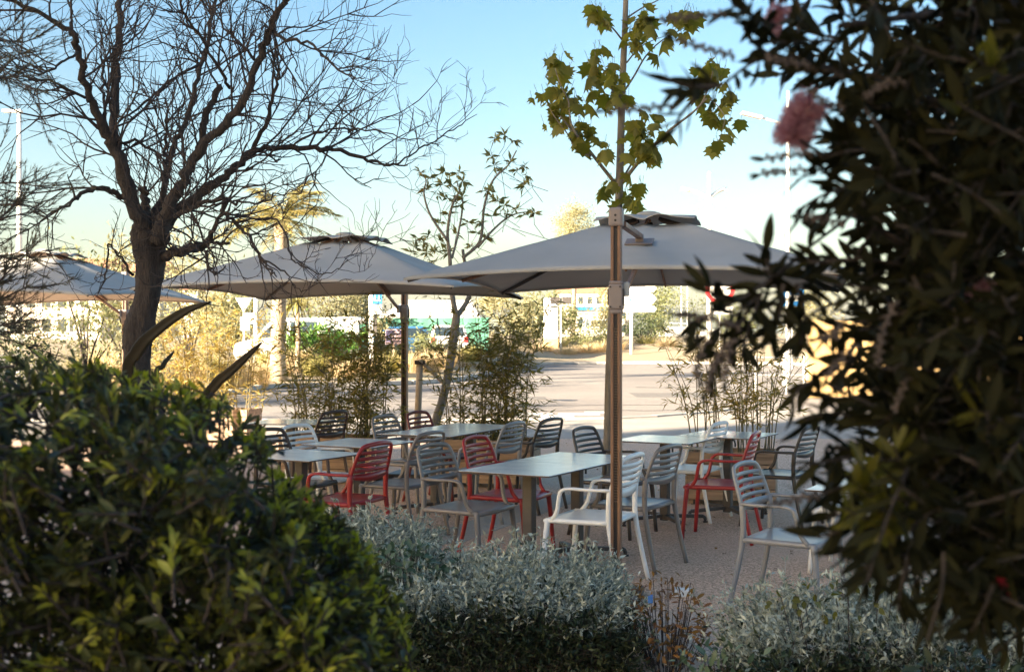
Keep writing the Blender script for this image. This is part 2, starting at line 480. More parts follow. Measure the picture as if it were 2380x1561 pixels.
# unseen tall block added behind the viewer, far left, to shade the terrace
bl = empty('shade_block', (-58.0, -25.3, 0), math.atan2(-.79, .61), 'tall cream block added unseen far behind the viewer to shade the terrace', 'added shade caster')
MB().box((11, -7.1, 13.5), (22, 14, 27.2)).build('wall', M['render'], bl)
MB().box((11, -7.1, 27.3), (23, 15, .4)).build('roof', M['brownroof'], bl)
wm = MB().box((0, 0, 0), (1.6, .06, 1.6)).mesh('window'); fm = MB().box((0, -.012, 0), (1.8, .05, 1.8)).mesh('frame')
for r in range(8):
    for c in range(5):
        w = link('window', wm, M['glass'], bl, (3 + c * 4.1, -.07, 2.0 + r * 3.0))
        link('frame', fm, M['wpaint'], w)

# ------------------------------------------------------------------ chairs
def slat_mesh(z, h, hw, y0, sag, th=.007, drop=0.0):
    m = 11; t = np.linspace(-1, 1, m)
    X = t * hw; Y = y0 - sag * (1 - t * t); hh = h / 2
    top = z + hh + drop * 0 * t; bot = z - hh - drop * (1 - t * t)
    V, F = [], []
    for i in range(m):
        V += [[X[i], Y[i] - th, bot[i]], [X[i], Y[i] + th, bot[i]], [X[i], Y[i] + th, top[i] if np.ndim(top) else top], [X[i], Y[i] - th, top[i] if np.ndim(top) else top]]
    for i in range(m - 1):
        a, b = 4 * i, 4 * i + 4
        F += [(a + k, b + k, b + (k + 1) % 4, a + (k + 1) % 4) for k in range(4)]
    F += [(3, 2, 1, 0), (4 * m - 4, 4 * m - 3, 4 * m - 2, 4 * m - 1)]
    return MB().add(V, F)

def chair_parts():
    parts = []
    # seat: dished panel with a turned-down rim
    u = np.linspace(-1, 1, 13); v = np.linspace(-1, 1, 13); U, W = np.meshgrid(u, v, indexing='ij')
    hw = .232 - .012 * W * -1
    X = U * hw; Y = .022 + W * .225
    Z = .452 - .012 * (1 - U ** 2) * (1 - (W * .9) ** 2) - .014 * np.clip(W - .7, 0, 1) / .3
    top = np.stack([X, Y, Z], -1).reshape(-1, 3); bot = top - np.array([0, 0, .016])
    n = 13; F = []
    for i in range(n - 1):
        for j in range(n - 1):
            q = i * n + j
            F.append((q, q + n, q + n + 1, q + 1)); F.append((q + n * n, q + 1 + n * n, q + n + 1 + n * n, q + n + n * n))
    rim = [i * n for i in range(n)] + [(n - 1) * n + j for j in range(1, n)] + [i * n + n - 1 for i in range(n - 2, -1, -1)] + [j for j in range(n - 2, 0, -1)]
    for k in range(len(rim)):
        p, q = rim[k], rim[(k + 1) % len(rim)]
        F.append((q, p, p + n * n, q + n * n))
    parts.append(('seat', MB().add(np.vstack([top, bot]), F).mesh('seat', True)))
    for s in (-1, 1):
        parts.append(('seat_rail', MB().tube(smooth_line([(s * .243, -.21, .440), (s * .246, 0, .438), (s * .243, .235, .436)], 4), .017, 8).mesh('seat_rail', True)))
    parts.append(('seat_rail', MB().tube([(-.24, .242, .432), (0, .252, .428), (.24, .242, .432)], .015, 8).mesh('seat_rail', True)))
    parts.append(('seat_rail', MB().tube([(-.235, -.205, .437), (0, -.208, .434), (.235, -.205, .437)], .014, 8).mesh('seat_rail', True)))
    for s in (-1, 1):
        parts.append(('leg', MB().tube(smooth_line([(s * .243, .222, .445), (s * .250, .238, .30), (s * .262, .262, 0)], 4), np.linspace(.021, .0155, 9), 10).mesh('leg', True)))
        parts.append(('leg', MB().tube(smooth_line([(s * .240, -.212, .66), (s * .242, -.205, .47), (s * .250, -.235, .27), (s * .262, -.295, 0)], 4), np.linspace(.0195, .0155, 13), 10).mesh('leg', True)))
        arm = smooth_line([(s * .246, .190, .440), (s * .258, .150, .50), (s * .272, .128, .60), (s * .274, .110, .638), (s * .272, .055, .655), (s * .266, -.08, .652), (s * .246, -.212, .652)], 5)
        rr = np.interp(np.arange(len(arm)), [0, 12, 20, 30], [.015, .015, .021, .017]); ry = np.interp(np.arange(len(arm)), [0, 12, 20, 30], [.015, .014, .0105, .012])
        parts.append(('armrest', MB().tube(arm, rr, 10, ry, up=(0, .25, 1)).mesh('armrest', True)))
    fr = smooth_line([(-.240, -.212, .63), (-.236, -.232, .70), (-.222, -.262, .79), (-.195, -.282, .842), (-.14, -.293, .858), (0, -.302, .866),
                      (.14, -.293, .858), (.195, -.282, .842), (.222, -.262, .79), (.236, -.232, .70), (.240, -.212, .63)], 5)
    parts.append(('backrest_frame', MB().tube(fr, .0165, 10, .012, up=(0, -1, .2)).mesh('backrest_frame', True)))
    for z, hw, y in ((.805, .212, -.262), (.763, .223, -.249), (.720, .230, -.236), (.678, .235, -.224)):
        parts.append(('slat', slat_mesh(z, .023, hw, y, .036).mesh('slat', True)))
    parts.append(('lower_slat', slat_mesh(.638, .03, .238, -.214, .030, drop=.030).mesh('lower_slat', True)))
    return parts
CHAIR = chair_parts()
def chair(p, deg, colour, label, group='resin armchairs on the terrace'):
    r = empty('armchair', (p[0], p[1], 0), R(deg - 90), label, 'chair', group)
    for nm, me in CHAIR: link(nm, me, M[colour], r, own=True)
    return r
def hd(deg): return np.array([math.cos(R(deg)), math.sin(R(deg)), 0])
def by_back(vx, vy, deg): return G(vx, vy, .86) + .29 * hd(deg)
def by_seat(vx, vy, deg=0): return G(vx, vy, .45)

tL, tU = np.array([-.364, 8.40, 0]), hd(61.2)
tN = np.array([tU[1], -tU[0], 0])
A_IN, A_OUT = -28.0, 152.0
chair(tL + .37 * tU - .15 * tN, A_IN - 1, 'taupe', 'taupe armchair tucked against the left side of the front table, nearest the hedge')
chair(tL + 1.10 * tU - .22 * tN, A_IN + 3, 'red', 'red armchair half hidden behind the front table, next to a taupe armchair')
chair(tL + .37 * tU + .83 * tN, A_OUT + 2, 'white', 'white armchair partly behind the parasol mast at the front table')
chair(tL + 1.12 * tU + .80 * tN, A_OUT - 4, 'taupe', 'taupe armchair right of the parasol mast, seat facing the front table')
chair(by_back(1355, 995, -30), -30, 'anthracite', 'dark grey armchair behind the front table, just left of the mast')
chair(by_seat(1603, 1086), 150, 'white', 'white armchair between the two far right tables, in front of the planter')
f4 = [G(1575, 1254), G(1628.6, 1239.7), G(1719, 1267), G(1774, 1240)]
chair(sum(f4) / 4, 160, 'red', 'red armchair standing free right of the mast, in front of the wooden planter')
chair((G(1706.6, 1402.7) + G(1774, 1368)) / 2 + .29 * hd(-31) + np.array([-.08, -.24, 0]), -31, 'lightgrey', 'light grey armchair nearest the viewer on the right, seen side on')
chair((G(1877, 1330) + G(1934, 1306)) / 2 - .26 * hd(150), 150, 'white', 'white armchair mostly hidden behind the dark bottlebrush foliage')
chair(by_seat(1812, 1098), 148, 'anthracite', 'dark grey armchair at far right beside the planter, partly behind bottlebrush')
chair(by_seat(800, 1157), 154, 'red', 'red armchair at the left, its back to the viewer, beside the green bush')
chair(by_back(687, 990, -26), -26, 'white', 'white armchair at the far left, behind the two small tables')
chair(by_back(779, 957, 150), 150, 'coffee', 'dark coffee brown armchair in front of the left bamboo')
chair(by_back(890, 968, -27), -27, 'taupe', 'taupe armchair left of the far parasol mast')
chair(by_back(969, 958.6, -26), -26, 'brick', 'brick red armchair behind the far parasol mast')
chair(by_back(1198, 984, 153), 153, 'lightgrey', 'pale grey armchair at the right side of the long far table')
chair(by_back(1284, 974, 149), 149, 'anthracite', 'dark grey armchair, far right of the long far table, before the road')
chair(by_back(1003.5, 1006, 152), 152, 'taupe', 'taupe armchair seen from behind between the red armchairs')
chair(G(640, 1000, .86) + .2 * hd(-28), -28, 'coffee', 'dark brown armchair almost hidden at the far left table')

# ------------------------------------------------------------------ tables
def table(c, deg, w, l, label, group='pale topped pedestal tables'):
    r = empty('pedestal_table', (c[0], c[1], 0), R(deg - 90), label, 'table', group)
    MB().box((0, 0, .735), (w, l, .012)).build('tabletop', M['tabletop'], r, bevel=.004)
    MB().box((0, 0, .7345), (w + .004, l + .004, .008)).build('edge_band', M['coffee'], r)
    MB().box((0, 0, .722), (w * .55, .05, .012)).box((0, 0, .7195), (.05, l * .55, .007)).build('top_bracket', M['steel'], r)
    MB().box((0, 0, .375), (.075, .075, .68)).build('column', M['steel'], r, bevel=.008)
    for k in range(4):
        a = R(45 + 90 * k); e = np.array([math.cos(a), math.sin(a), 0]); up = np.array([0, 0, 1.0])
        f = MB().bar(e * .03 + up * .075, e * .36 + up * .055, .045, .03).tube([e * .345 + up * .06, e * .375 + up * .045, e * .385 + up * .018], .016, 8).build('foot', M['steel'], r, bevel=.004)
        MB().lathe(e * .385, [(.022, 0), (.022, .01), (.008, .012), (.008, .02)], 10).build('levelling_pad', M['groove'], f)
    MB().tube([(.0375, 0, .69), (.06, 0, .69), (.07, 0, .66), (.07, 0, .63)], .008, 6).build('folding_lever', M['steel'], r)
    return r
AX = 61.2
table(tL + .375 * tU + .345 * tN, AX, .69, .748, 'pale front table nearest the viewer, left half of the joined pair')
table(tL + 1.128 * tU + .345 * tN, AX, .69, .748, 'pale front table, right half of the joined pair, reaching behind the mast')
table(G(835, 1028, .74), AX + 2, .70, .70, 'pale table behind the left red armchair, before the wooden planter')
table(G(700, 1056, .74), AX, .70, .70, 'pale table at the left edge, cut off by the green bush')
cC = (G(920, 1005, .74) + G(1180.6, 989.6, .74)) / 2
tC = hd(AX + 4)
table(cC - .375 * tC, AX + 4, .72, .748, 'pale near half of the long far table behind the front table')
table(cC + .375 * tC, AX + 4, .72, .748, 'pale far half of the long far table, in front of the middle bamboo')
table(G(676, 979, .74), AX + 20, .75, .75, 'greyish table farthest left, before the left bamboo')
table(G(1691, 1009, .74), AX, .72, .72, 'pale table before the right bamboo planter')
table(G(1545, 1217), AX, .70, .70, 'pale table behind the taupe armchair, right of the mast')
table(G(2040, 1130, .74), AX, .70, .70, 'pale table at right, covered by the bottlebrush foliage')

# ------------------------------------------------------------------ parasols
def canopy_z(x, y, h, zm, zo, za):
    """height of the canvas: apex za, mast-side edge zm, outer edge zo; corners hang a little lower"""
    ax, ay = np.abs(x) / h, np.abs(y) / h
    r = np.maximum(ax, ay); e = zm + (zo - zm) * (y / h + 1) / 2
    cor = np.minimum(ax, ay) / np.maximum(r, 1e-6)
    ang = np.arctan2(y, x)
    sag = -.022 * np.abs(np.sin(4 * ang)) * np.sin(np.pi * np.clip(r, 0, 1))
    sag = sag + .005 * np.sin(ang * 17 + r * 9) * r * (1 - r) * 2 + .003 * np.sin(x * 7 + y * 5) * (1 - r)
    return e + (za - e) * (1 - r) - .06 * cor ** 2 * r ** 2 + sag - .018 * np.sin(np.pi * r)

def parasol(px, py, deg, label, zcap=2.42, size=3.05, zm=2.10, zo=2.10, za=2.60, off=(0, 2.0), rack=True):
    r = empty('cantilever_parasol', (px, py, 0), R(deg), label, 'parasol', 'cantilever parasols over the terrace')
    h = size / 2; o = np.array([off[0], off[1]])
    # main canvas with a square vent hole
    rr = np.concatenate([[.20], np.linspace(.26, 1, 16)]); aa = np.linspace(0, 2 * math.pi, 97)
    ca, sa = np.cos(aa), np.sin(aa); q = 1 / np.maximum(np.abs(ca), np.abs(sa))
    X = np.outer(rr, ca * q) * h; Y = np.outer(rr, sa * q) * h
    Z = canopy_z(X, Y, h, zm, zo, za)
    c = link('canopy', grid_mesh('canopy', X + o[0], Y + o[1], Z, flip=True), M['canopy'], r)
    sd = c.modifiers.new('thickness', 'SOLIDIFY'); sd.thickness = .004; sd.offset = -1
    # hem along the rim
    e = np.stack([X[-1] + o[0], Y[-1] + o[1], Z[-1] - .006], 1)
    MB().tube(e, .004, 4, .009, up=(0, 0, 1), cap=False).build('hem', M['canopy'], c)
    # ruffled vent above the hole
    rv = np.linspace(0.02, .25, 6)
    Xv = np.outer(rv, ca * q) * h; Yv = np.outer(rv, sa * q) * h
    ruf = np.abs(np.sin(aa * 4)) * .030 + np.sin(aa * 9 + 1) * .009
    zr0 = float(canopy_z(np.array(.24 * h), np.array(0.), h, zm, zo, za)); Zv = zr0 + .045 + .055 * (1 - (rv / .25) ** 2)[:, None] + np.outer((rv / .25) ** 2, ruf)
    vt = link('vent_flap', grid_mesh('vent_flap', Xv + o[0], Yv + o[1], Zv, flip=True), M['canopy'], r)
    sd = vt.modifiers.new('thickness', 'SOLIDIFY'); sd.thickness = .006
    zt = zr0 + .055
    MB().lathe((o[0], o[1], zt + .045), [(.10, 0), (.095, .025), (.05, .04), (.01, .045)], 20).build('finial_cap', M['canopy'], r, smooth=True)
    for k in range(8):                                             # sewn seams over the ribs
        a = math.pi / 4 * k; qk = 1 / max(abs(math.cos(a)), abs(math.sin(a))) * h
        ts = np.linspace(.26, 1, 14); x, y = ts * math.cos(a) * qk, ts * math.sin(a) * qk
        MB().tube(np.stack([x + o[0], y + o[1], canopy_z(x, y, h, zm, zo, za) + .001], 1), .011, 4, .0025, up=(0, 0, 1)).build('seam', M['seam'], c)
    # ribs beneath
    for k in range(8):
        a = math.pi / 4 * k; qk = 1 / max(abs(math.cos(a)), abs(math.sin(a))) * h * .985
        ts = np.linspace(.06, 1, 9)
        x, y = ts * math.cos(a) * qk, ts * math.sin(a) * qk
        pts = np.stack([x + o[0], y + o[1], canopy_z(x, y, h, zm, zo, za) - .022], 1)
        MB().tube(pts, .010, 6, .016, up=(0, 0, 1)).build('rib', M['groove'] if k % 2 else M['mast'], r)
    MB().lathe((o[0], o[1], zt - .26), [(.012, -.03), (.02, 0), (.045, .02), (.11, .06), (.11, .10), (.04, .12), (.03, .26)], 16).build('hub', M['groove'], r, smooth=True)
    # mast: two rails with a groove between, rack teeth in its lower half
    MB().box((-.0215, 0, zcap / 2 + .03), (.021, .085, zcap - .06)).box((.0215, 0, zcap / 2 + .03), (.021, .085, zcap - .06)).build('mast', M['mast'], r, bevel=.006)
    MB().box((0, .0, zcap / 2 + .03), (.024, .062, zcap - .06)).build('groove', M['groove'], r)
    if rack:
        tb = MB()
        for z in np.arange(.62, 1.70, .017): tb.box((0, -.033, z), (.021, .016, .0075))
        for z in np.arange(.62, 1.70, .017): tb.box((0, .033, z), (.021, .016, .0075))
        tb.build('tooth_rack', M['coffee'], r)['kind'] = 'stuff'
    cp = MB().box((0, 0, zcap - .035), (.092, .108, .12), taper=.93).build('mast_cap', M['bracket'], r, bevel=.016)
    for z in (-.012, .02): MB().tube([(0, -.055, zcap - .045 + z), (0, -.048, zcap - .045 + z)], .008, 8).build('screw', M['groove'], cp)
    # upper arm down to the canvas and on to the hub
    y1 = 1.15; z1 = float(canopy_z(np.array(0.), np.array(y1 - o[1]), h, zm, zo, za))
    MB().bar((.035, .03, zcap - .075), (.02, y1, z1 + .05), .045, .035).build('upper_arm', M['mast'], r, bevel=.005)
    MB().bar((.02, y1, z1 - .02), (o[0], o[1] - .1, zt - .16), .04, .03).build('inner_arm', M['mast'], r)
    sl = math.atan2(za - zm, h); ro = np.array([[1, 0, 0], [0, math.cos(sl), -math.sin(sl)], [0, math.sin(sl), math.cos(sl)]])
    MB().box((.02, y1, z1 + .012), (.20, .16, .010), ro).box((.02, y1, z1 + .035), (.055, .06, .05), ro).build('arm_plate', M['bracket'], r, bevel=.003)
    # sliding bracket with a grip, strut from it to the underside
    zb = 1.89
    br = MB().box((0, 0, zb), (.088, .108, .16)).box((0, 0, zb - .092), (.078, .098, .03)).box((0, 0, zb + .088), (.082, .102, .022)).build('slider', M['bracket'], r, bevel=.014)
    for s in (-1, 1): MB().box((s * .045, -.02, zb), (.010, .045, .10)).build('grip_recess', M['groove'], br)
    for sx in (-1, 1):
        for sz in (-1, 1): MB().tube([(sx * .030, -.058, zb + sz * .062), (sx * .030, -.052, zb + sz * .062)], .006, 8).build('screw', M['groove'], br)
    y2 = 1.35; z2 = float(canopy_z(np.array(0.), np.array(y2 - o[1]), h, zm, zo, za))
    MB().bar((.058, .05, zb + .05), (.05, y2, z2 - .06), .024, .034).build('strut', M['mast'], r, bevel=.004)
    MB().box((.055, .06, zb + .05), (.036, .05, .09)).build('strut_hinge', M['galv'], r, bevel=.006)
    MB().box((-.1, -.02, .03), (.5, .5, .05)).build('base_plate', M['steel'], r, bevel=.01)
    return r
u1 = P(1432, 1397, 7.78); u1z = 0
parasol(u1[0], u1[1], -12, 'nearest taupe square parasol with brown mast in front of the white armchair')
parasol(-1.244, 14.46, 168, 'middle taupe square parasol, its mast behind the far tables', zcap=2.47, zm=2.11, zo=2.13, za=2.68, off=(.04, 1.92))
parasol(-5.45, 17.6, 168, 'farthest taupe parasol at the left edge, behind the bare tree', zcap=2.5, zm=2.12, zo=2.15, za=2.72)

# ------------------------------------------------------------------ planters
def planter(c, deg, w, dpt, h, label):
    r = empty('wooden_planter', (c[0], c[1], 0), R(deg), label, 'planter', 'wooden planters with bamboo')
    n = 4; bh = (h - .05) / n
    for k in range(n):
        z = .05 + bh * (k + .5)
        for s in (-1, 1):
            MB().box((0, s * (dpt / 2 - .0125), z), (w, .025, bh - .008)).build('board', M['planter'], r, bevel=.004)
            MB().box((s * (w / 2 - .0125), 0, z), (.025, dpt - .054, bh - .008)).build('board', M['planter'], r, bevel=.004)
    for sx in (-1, 1):
        for sy in (-1, 1):
            MB().box((sx * (w / 2 - .05), sy * (dpt / 2 - .05), h / 2 - .01), (.045, .045, h - .04)).build('corner_post', M['planter'], r)
            MB().box((sx * (w / 2 - .09), sy * (dpt / 2 - .09), .025), (.08, .08, .05)).build('foot', M['steel'], r)
    MB().box((0, 0, h - .08), (w - .056, dpt - .056, .04)).build('soil', M['soil'], r)
    return r
pl_right = G(1712, 1176); pl_right = pl_right + np.array([0, .27, 0])
planter(pl_right, -14, .86, .52, .52, 'weathered wooden planter at right behind the red armchair')
pl_left = np.array([(775 - CX) / FP * 14.0, 14.0, 0])
planter(pl_left, -14, 1.1, .52, .52, 'weathered wooden planter at left behind the white armchair')
pl_mid = np.array([(1140 - CX) / FP * 13.6, 13.6, 0])
planter(pl_mid, -14, 1.0, .52, .52, 'weathered wooden planter behind the long far table')
pl_gold = np.array([(500 - CX) / FP * 19.0, 19.0, 0])
planter(pl_gold, -14, 1.3, .52, .52, 'wooden planter hidden behind the large green bush')

# ------------------------------------------------------------------ vegetation helpers
def leaf_objects(name, meshes, loc, rot, scl, material, parent, origin):
    """separate leaves that share a few meshes"""
    for i in range(len(loc)):
        o = link(name, meshes[i % len(meshes)], material, parent, own=True)
        o.matrix_basis = Matrix.Translation(Vector(loc[i] - origin)) @ Matrix((rot[i] * scl[i]).tolist()).to_4x4()

def clump_leaves(n, centre, radii, k, spread, g):
    """leaf points gathered in k clumps through an ellipsoid"""
    c = g.normal(size=(k, 3)); c = nz(c) * (g.random((k, 1)) ** (1 / 2.2))
    c = c * radii + centre
    w = g.integers(0, k, n)
    p = c[w] + g.normal(size=(n, 3)) * spread * (0.5 + g.random((k, 1)))[w]
    return p, nz(p - centre)

def shrub(name, label, cat, base, height, width, material, n=1500, leaf=.12, k=22, spread=.16, lw=.35, group=None, trunk=.05, crown_from=.12, seed=1, bark='twig', depth=None):
    g = np.random.default_rng(seed)
    root = empty(name, base, 0, label, cat, group)
    r = np.array([width / 2, (depth or width) / 2, height * (1 - crown_from) / 2]) * .86
    c = np.array([0, 0, height * (crown_from + (1 - crown_from) / 2)])
    p, o = clump_leaves(n, c, r, k, r * spread * 1.7, g)
    p[:, 2] = np.clip(p[:, 2], .02, None)
    d = nz(o + g.normal(size=(n, 3)) * .9); nrm = nz(g.normal(size=(n, 3)) + np.array([0, 0, .8]))
    V, F = leaf_small(lw, .08, .1)
    me = scatter('crown', V, F, p, frames(d, nrm), leaf * (.6 + .8 * g.random(n)))
    cr = link('crown', me, material, root); cr['kind'] = 'stuff'
    mb = MB()
    for i in range(max(4, k // 3)):
        q = p[g.integers(0, n)] * np.array([.8, .8, .8])
        mid = np.array([q[0] * .25, q[1] * .25, q[2] * .5])
        mb.tube(smooth_line([(g.normal() * trunk * .6, g.normal() * trunk * .6, -.1), mid, q], 3), np.linspace(trunk, trunk * .25, 7), 6)
    tk = mb.build('trunk', M[bark], root, smooth=True)
    tk['kind'] = 'stuff'
    return root

def grass_clump(name, label, base, h, w, material, n=420, seed=1, group='ornamental grass tufts on the verge', cat='grass tuft'):
    g = np.random.default_rng(seed)
    a = g.random(n) * 2 * math.pi; rr = np.sqrt(g.random(n)) * w * .22
    b = np.stack([np.cos(a) * rr, np.sin(a) * rr, np.zeros(n) - .03], 1)
    out = np.stack([np.cos(a), np.sin(a), np.zeros(n)], 1) * (g.random((n, 1)) * w * .5)
    hh = h * (.5 + .6 * g.random(n))
    wd = .006 + .008 * g.random(n)
    side = np.stack([-np.sin(a), np.cos(a), np.zeros(n)], 1)
    p1 = b + out * .35 + np.array([0, 0, 1]) * (hh * .62)[:, None]
    p2 = b + out * 1.0 + np.array([0, 0, 1]) * (hh * (.75 + .3 * g.random(n)))[:, None]
    V = np.stack([b - side * wd[:, None], b + side * wd[:, None], p1 - side * wd[:, None], p1 + side * wd[:, None], p2], 1).reshape(-1, 3)
    k = np.arange(n)[:, None] * 5
    F = np.concatenate([k + np.array([0, 1, 3]), k + np.array([0, 3, 2]), k + np.array([2, 3, 4])])
    o = link(name, array_mesh(name, V, F), material, None, base)
    tag(o, label, cat, group); return o

# ------------------------------------------------------------------ bare tree
g = np.random.default_rng(5)
TD = 8.2
def z1(x, y, w): return (x * .3472, y * .3472, w * .3472)
def z4(x, y, w): return (x * .3472, 502 + y * .3472, w * .3472)
def z2(x, y, w): return (767 + x * .3472, y * .3472, w * .3472)
LIMBS = [
  ([z1(1010, 1640, 110), z1(960, 1490, 112), z1(865, 1290, 94), z1(800, 1060, 84), z1(720, 900, 62), z1(620, 700, 52), z1(560, 520, 46), z1(520, 350, 40), z1(490, 235, 36), z1(300, 115, 29), z1(90, 0, 22), z1(-120, -130, 12)], 0, -.9),
  ([z1(800, 1060, 70), z1(765, 800, 54), z1(775, 500, 50), z1(800, 250, 47), z1(795, 0, 44), z1(780, -250, 34), z1(800, -500, 22)], -.1, .7),
  ([z1(1030, 1600, 80), z1(1050, 1450, 66), z1(1095, 1250, 52), z1(1130, 1060, 46), z1(1200, 900, 42), z1(1280, 700, 38), z1(1330, 500, 33), z1(1390, 250, 29), z1(1430, 0, 25), z1(1470, -300, 15)], .1, .9),
  ([z1(1050, 1630, 110), z1(1110, 1430, 92), z1(1220, 1210, 74), z1(1330, 1010, 66), z1(1490, 855, 58), z1(1610, 700, 54), z1(1720, 450, 50), z1(1790, 260, 48), z1(1850, 90, 42), z1(1960, -20, 30), z1(2100, -160, 18)], -.1, -.5),
  ([z1(1330, 1040, 52), z1(1375, 800, 50), z1(1425, 680, 46), z1(1462, 570, 40)], .1, .1),
  ([z1(1060, 1630, 110), z1(1150, 1440, 88), z1(1350, 1290, 66), z1(1500, 1180, 56), z1(1620, 1080, 48), z1(1740, 992, 40), z1(1950, 990, 37), z1(2180, 1003, 33), z2(0, 990, 30), z2(220, 1060, 24), z2(370, 1100, 19), z2(520, 1106, 8)], 0, .5),
  ([z2(440, 1102, 14), z2(600, 1000, 12), z2(720, 930, 11), z2(850, 850, 9), z2(985, 765, 4)], .45, .7),
  ([z1(1690, 1010, 32), z1(1790, 800, 27), z1(1840, 600, 22), z1(1872, 460, 12)], 0, -.3),
  ([z1(1820, 190, 26), z1(1900, 262, 20), z1(2050, 290, 18), z1(2140, 350, 16), z1(2260, 460, 13), z1(2380, 520, 9), z2(230, 520, 5)], -.4, -1.0),
  ([z1(880, 1340, 46), z1(780, 1300, 40), z1(660, 1265, 32), z1(530, 1305, 27), z1(500, 1350, 22), z1(380, 1400, 15), z1(250, 1490, 10), z1(120, 1500, 6)], 0, -.6),
  ([z4(1090, 275, 72), z4(1220, 232, 66), z4(1360, 205, 58)], 0, -.3),
  ([z4(1360, 205, 40), z4(1440, 60, 28), z4(1490, -60, 22), z4(1500, -200, 14)], -.3, -.5),
  ([z4(1370, 190, 26), z4(1450, 175, 22), z4(1535, 180, 18)], -.3, -.4),
  ([z4(1375, 235, 20), z4(1400, 340, 15), z4(1440, 385, 12), z4(1510, 335, 8)], -.3, -.5),
  ([z4(1480, -40, 24), z4(1570, 40, 22), z4(1680, 160, 19), z4(1740, 270, 17), z4(1800, 360, 13), z4(1850, 405, 8)], -.2, -.9),
  ([z4(1740, 270, 13), z4(1900, 380, 10), z4(1960, 450, 8), z4(2030, 500, 6), z4(2150, 420, 4)], -.8, -1.0),
  ([z4(1560, 40, 14), z4(1850, 20, 12), z4(1940, 260, 11), z4(2030, 340, 9), z4(2190, 390, 7), z4(2330, 290, 4)], -.4, -1.1),
  ([z4(890, 395, 22), z4(790, 250, 15), z4(720, 200, 13), z4(705, 400, 12), z4(655, 520, 8)], 0, -.4),
  ([z1(570, 655, 20), z1(400, 570, 16), z1(170, 515, 13), z1(0, 440, 9), z1(-90, 420, 5)], -.5, -1.1),
  ([z1(520, 350, 18), z1(430, 410, 15), z1(290, 490, 13), z1(130, 450, 10), z1(0, 340, 6)], -.7, -1.2),
  ([z1(1335, 430, 20), z1(1180, 520, 17), z1(1000, 660, 16), z1(790, 820, 15), z1(735, 905, 12)], .4, 0),
  ([z1(1390, 300, 20), z1(1300, 200, 17), z1(1230, 110, 14), z1(1130, 10, 10)], .8, 1.3),
  ([z1(1540, 590, 24), z1(1440, 420, 21), z1(1330, 240, 19), z1(1230, 110, 16), z1(1200, -40, 12)], -.2, -.8),
  ([z1(470, 235, 16), z1(480, 120, 13), z1(455, 0, 10), z1(430, -140, 6)], -.8, -.5),
  ([z1(990, 1500, 62), z1(965, 1360, 58), z1(955, 1250, 52)], .15, .15),
  ([z1(700, 960, 22), z1(900, 945, 20), z1(1020, 1010, 18), z1(1120, 1050, 16)], -.3, 0),
  ([z1(1100, 1050, 24), z1(1110, 900, 20), z1(1118, 790, 17)], .2, .1),
  ([z1(1170, 1450, 34), z1(1300, 1380, 30), z1(1480, 1330, 22), z1(1600, 1360, 16), z1(1760, 1350, 12), z1(1900, 1290, 8), z1(2100, 1220, 5)], -.2, -.9),
  ([z1(700, 800, 22), z1(690, 600, 18), z1(685, 400, 15)], -.2, 0),
  ([z1(1700, 400, 20), z1(1600, 290, 16), z1(1500, 190, 13), z1(1440, 60, 9)], -.3, .2),
  ([z1(1950, 990, 18), z1(2150, 880, 14), z1(2380, 865, 12), z2(120, 870, 11), z2(330, 880, 9), z2(520, 930, 6), z2(700, 905, 4)], .1, -.4),
]
tb0 = P(318, 1363, TD)
bt = empty('bare_tree', tb0 * np.array([1, 1, 0]), 0, 'leafless tree with dark trunk and a mass of fine twigs, left', 'tree')
og = np.array(bt.location)
tr_pts = [P(314, 1380, TD), P(316, 1100, TD), P(317, 900, TD)] + [P(*z4(x, y, 0)[:2], TD) for x, y in ((915, 960), (918, 850), (938, 745), (965, 640), (985, 550), (1003, 350), (995, 230), (985, 120), (985, 20))]
tr_w = [80, 66, 62, 61, 66, 70, 58, 54, 62, 74, 78, 56]
tp = smooth_line(tr_pts, 6); tw = np.interp(np.linspace(0, 1, len(tp)), np.linspace(0, 1, len(tr_w)), tr_w) * TD / FP / 2
n = 28
mbk = MB(); mbk.tube(tp - og, tw, n)
V = mbk.v[0]; ax = np.repeat(tp - og, n, axis=0); rad = V - ax
lump = 1 + .06 * np.sin(V[:, 2] * 9 + 3 * np.arctan2(rad[:, 1], rad[:, 0])) + .035 * g.normal(size=len(V)) + .05 * np.sin(7 * np.arctan2(rad[:, 1], rad[:, 0]) + V[:, 2] * 2)
mbk.v[0] = ax + rad * lump[:, None]
mbk.build('trunk', M['bark'], bt, smooth=True)
starts = []
for li, (pl, d0, d1) in enumerate(LIMBS):
    m = len(pl); f = np.linspace(0, 1, m)
    pts = np.array([P(x, y, TD + d0 + (d1 - d0) * q) for (x, y, w), q in zip(pl, f)]) - og
    wd = np.array([w for _, _, w in pl]) * TD / FP / 2
    sp = smooth_line(pts, 5); sw = np.interp(np.linspace(0, 1, len(sp)), f, wd)
    sp[1:-1] += g.normal(size=(len(sp) - 2, 3)) * (.006 + sw[1:-1, None] * .10)
    MB().tube(sp, sw * (1 + .07 * g.normal(size=len(sw))), 10 if wd[0] > .03 else 7).build('limb', M['bark'], bt, smooth=True)
    starts.append((sp, sw))

def wiggle(p, d, L, m, bend, up, g):
    pts = [p]; d = nz(d)
    for i in range(m):
        d = nz(d + g.normal(size=3) * bend + np.array([0, 0, up]))
        pts.append(pts[-1] + d * L / m)
    return np.array(pts)

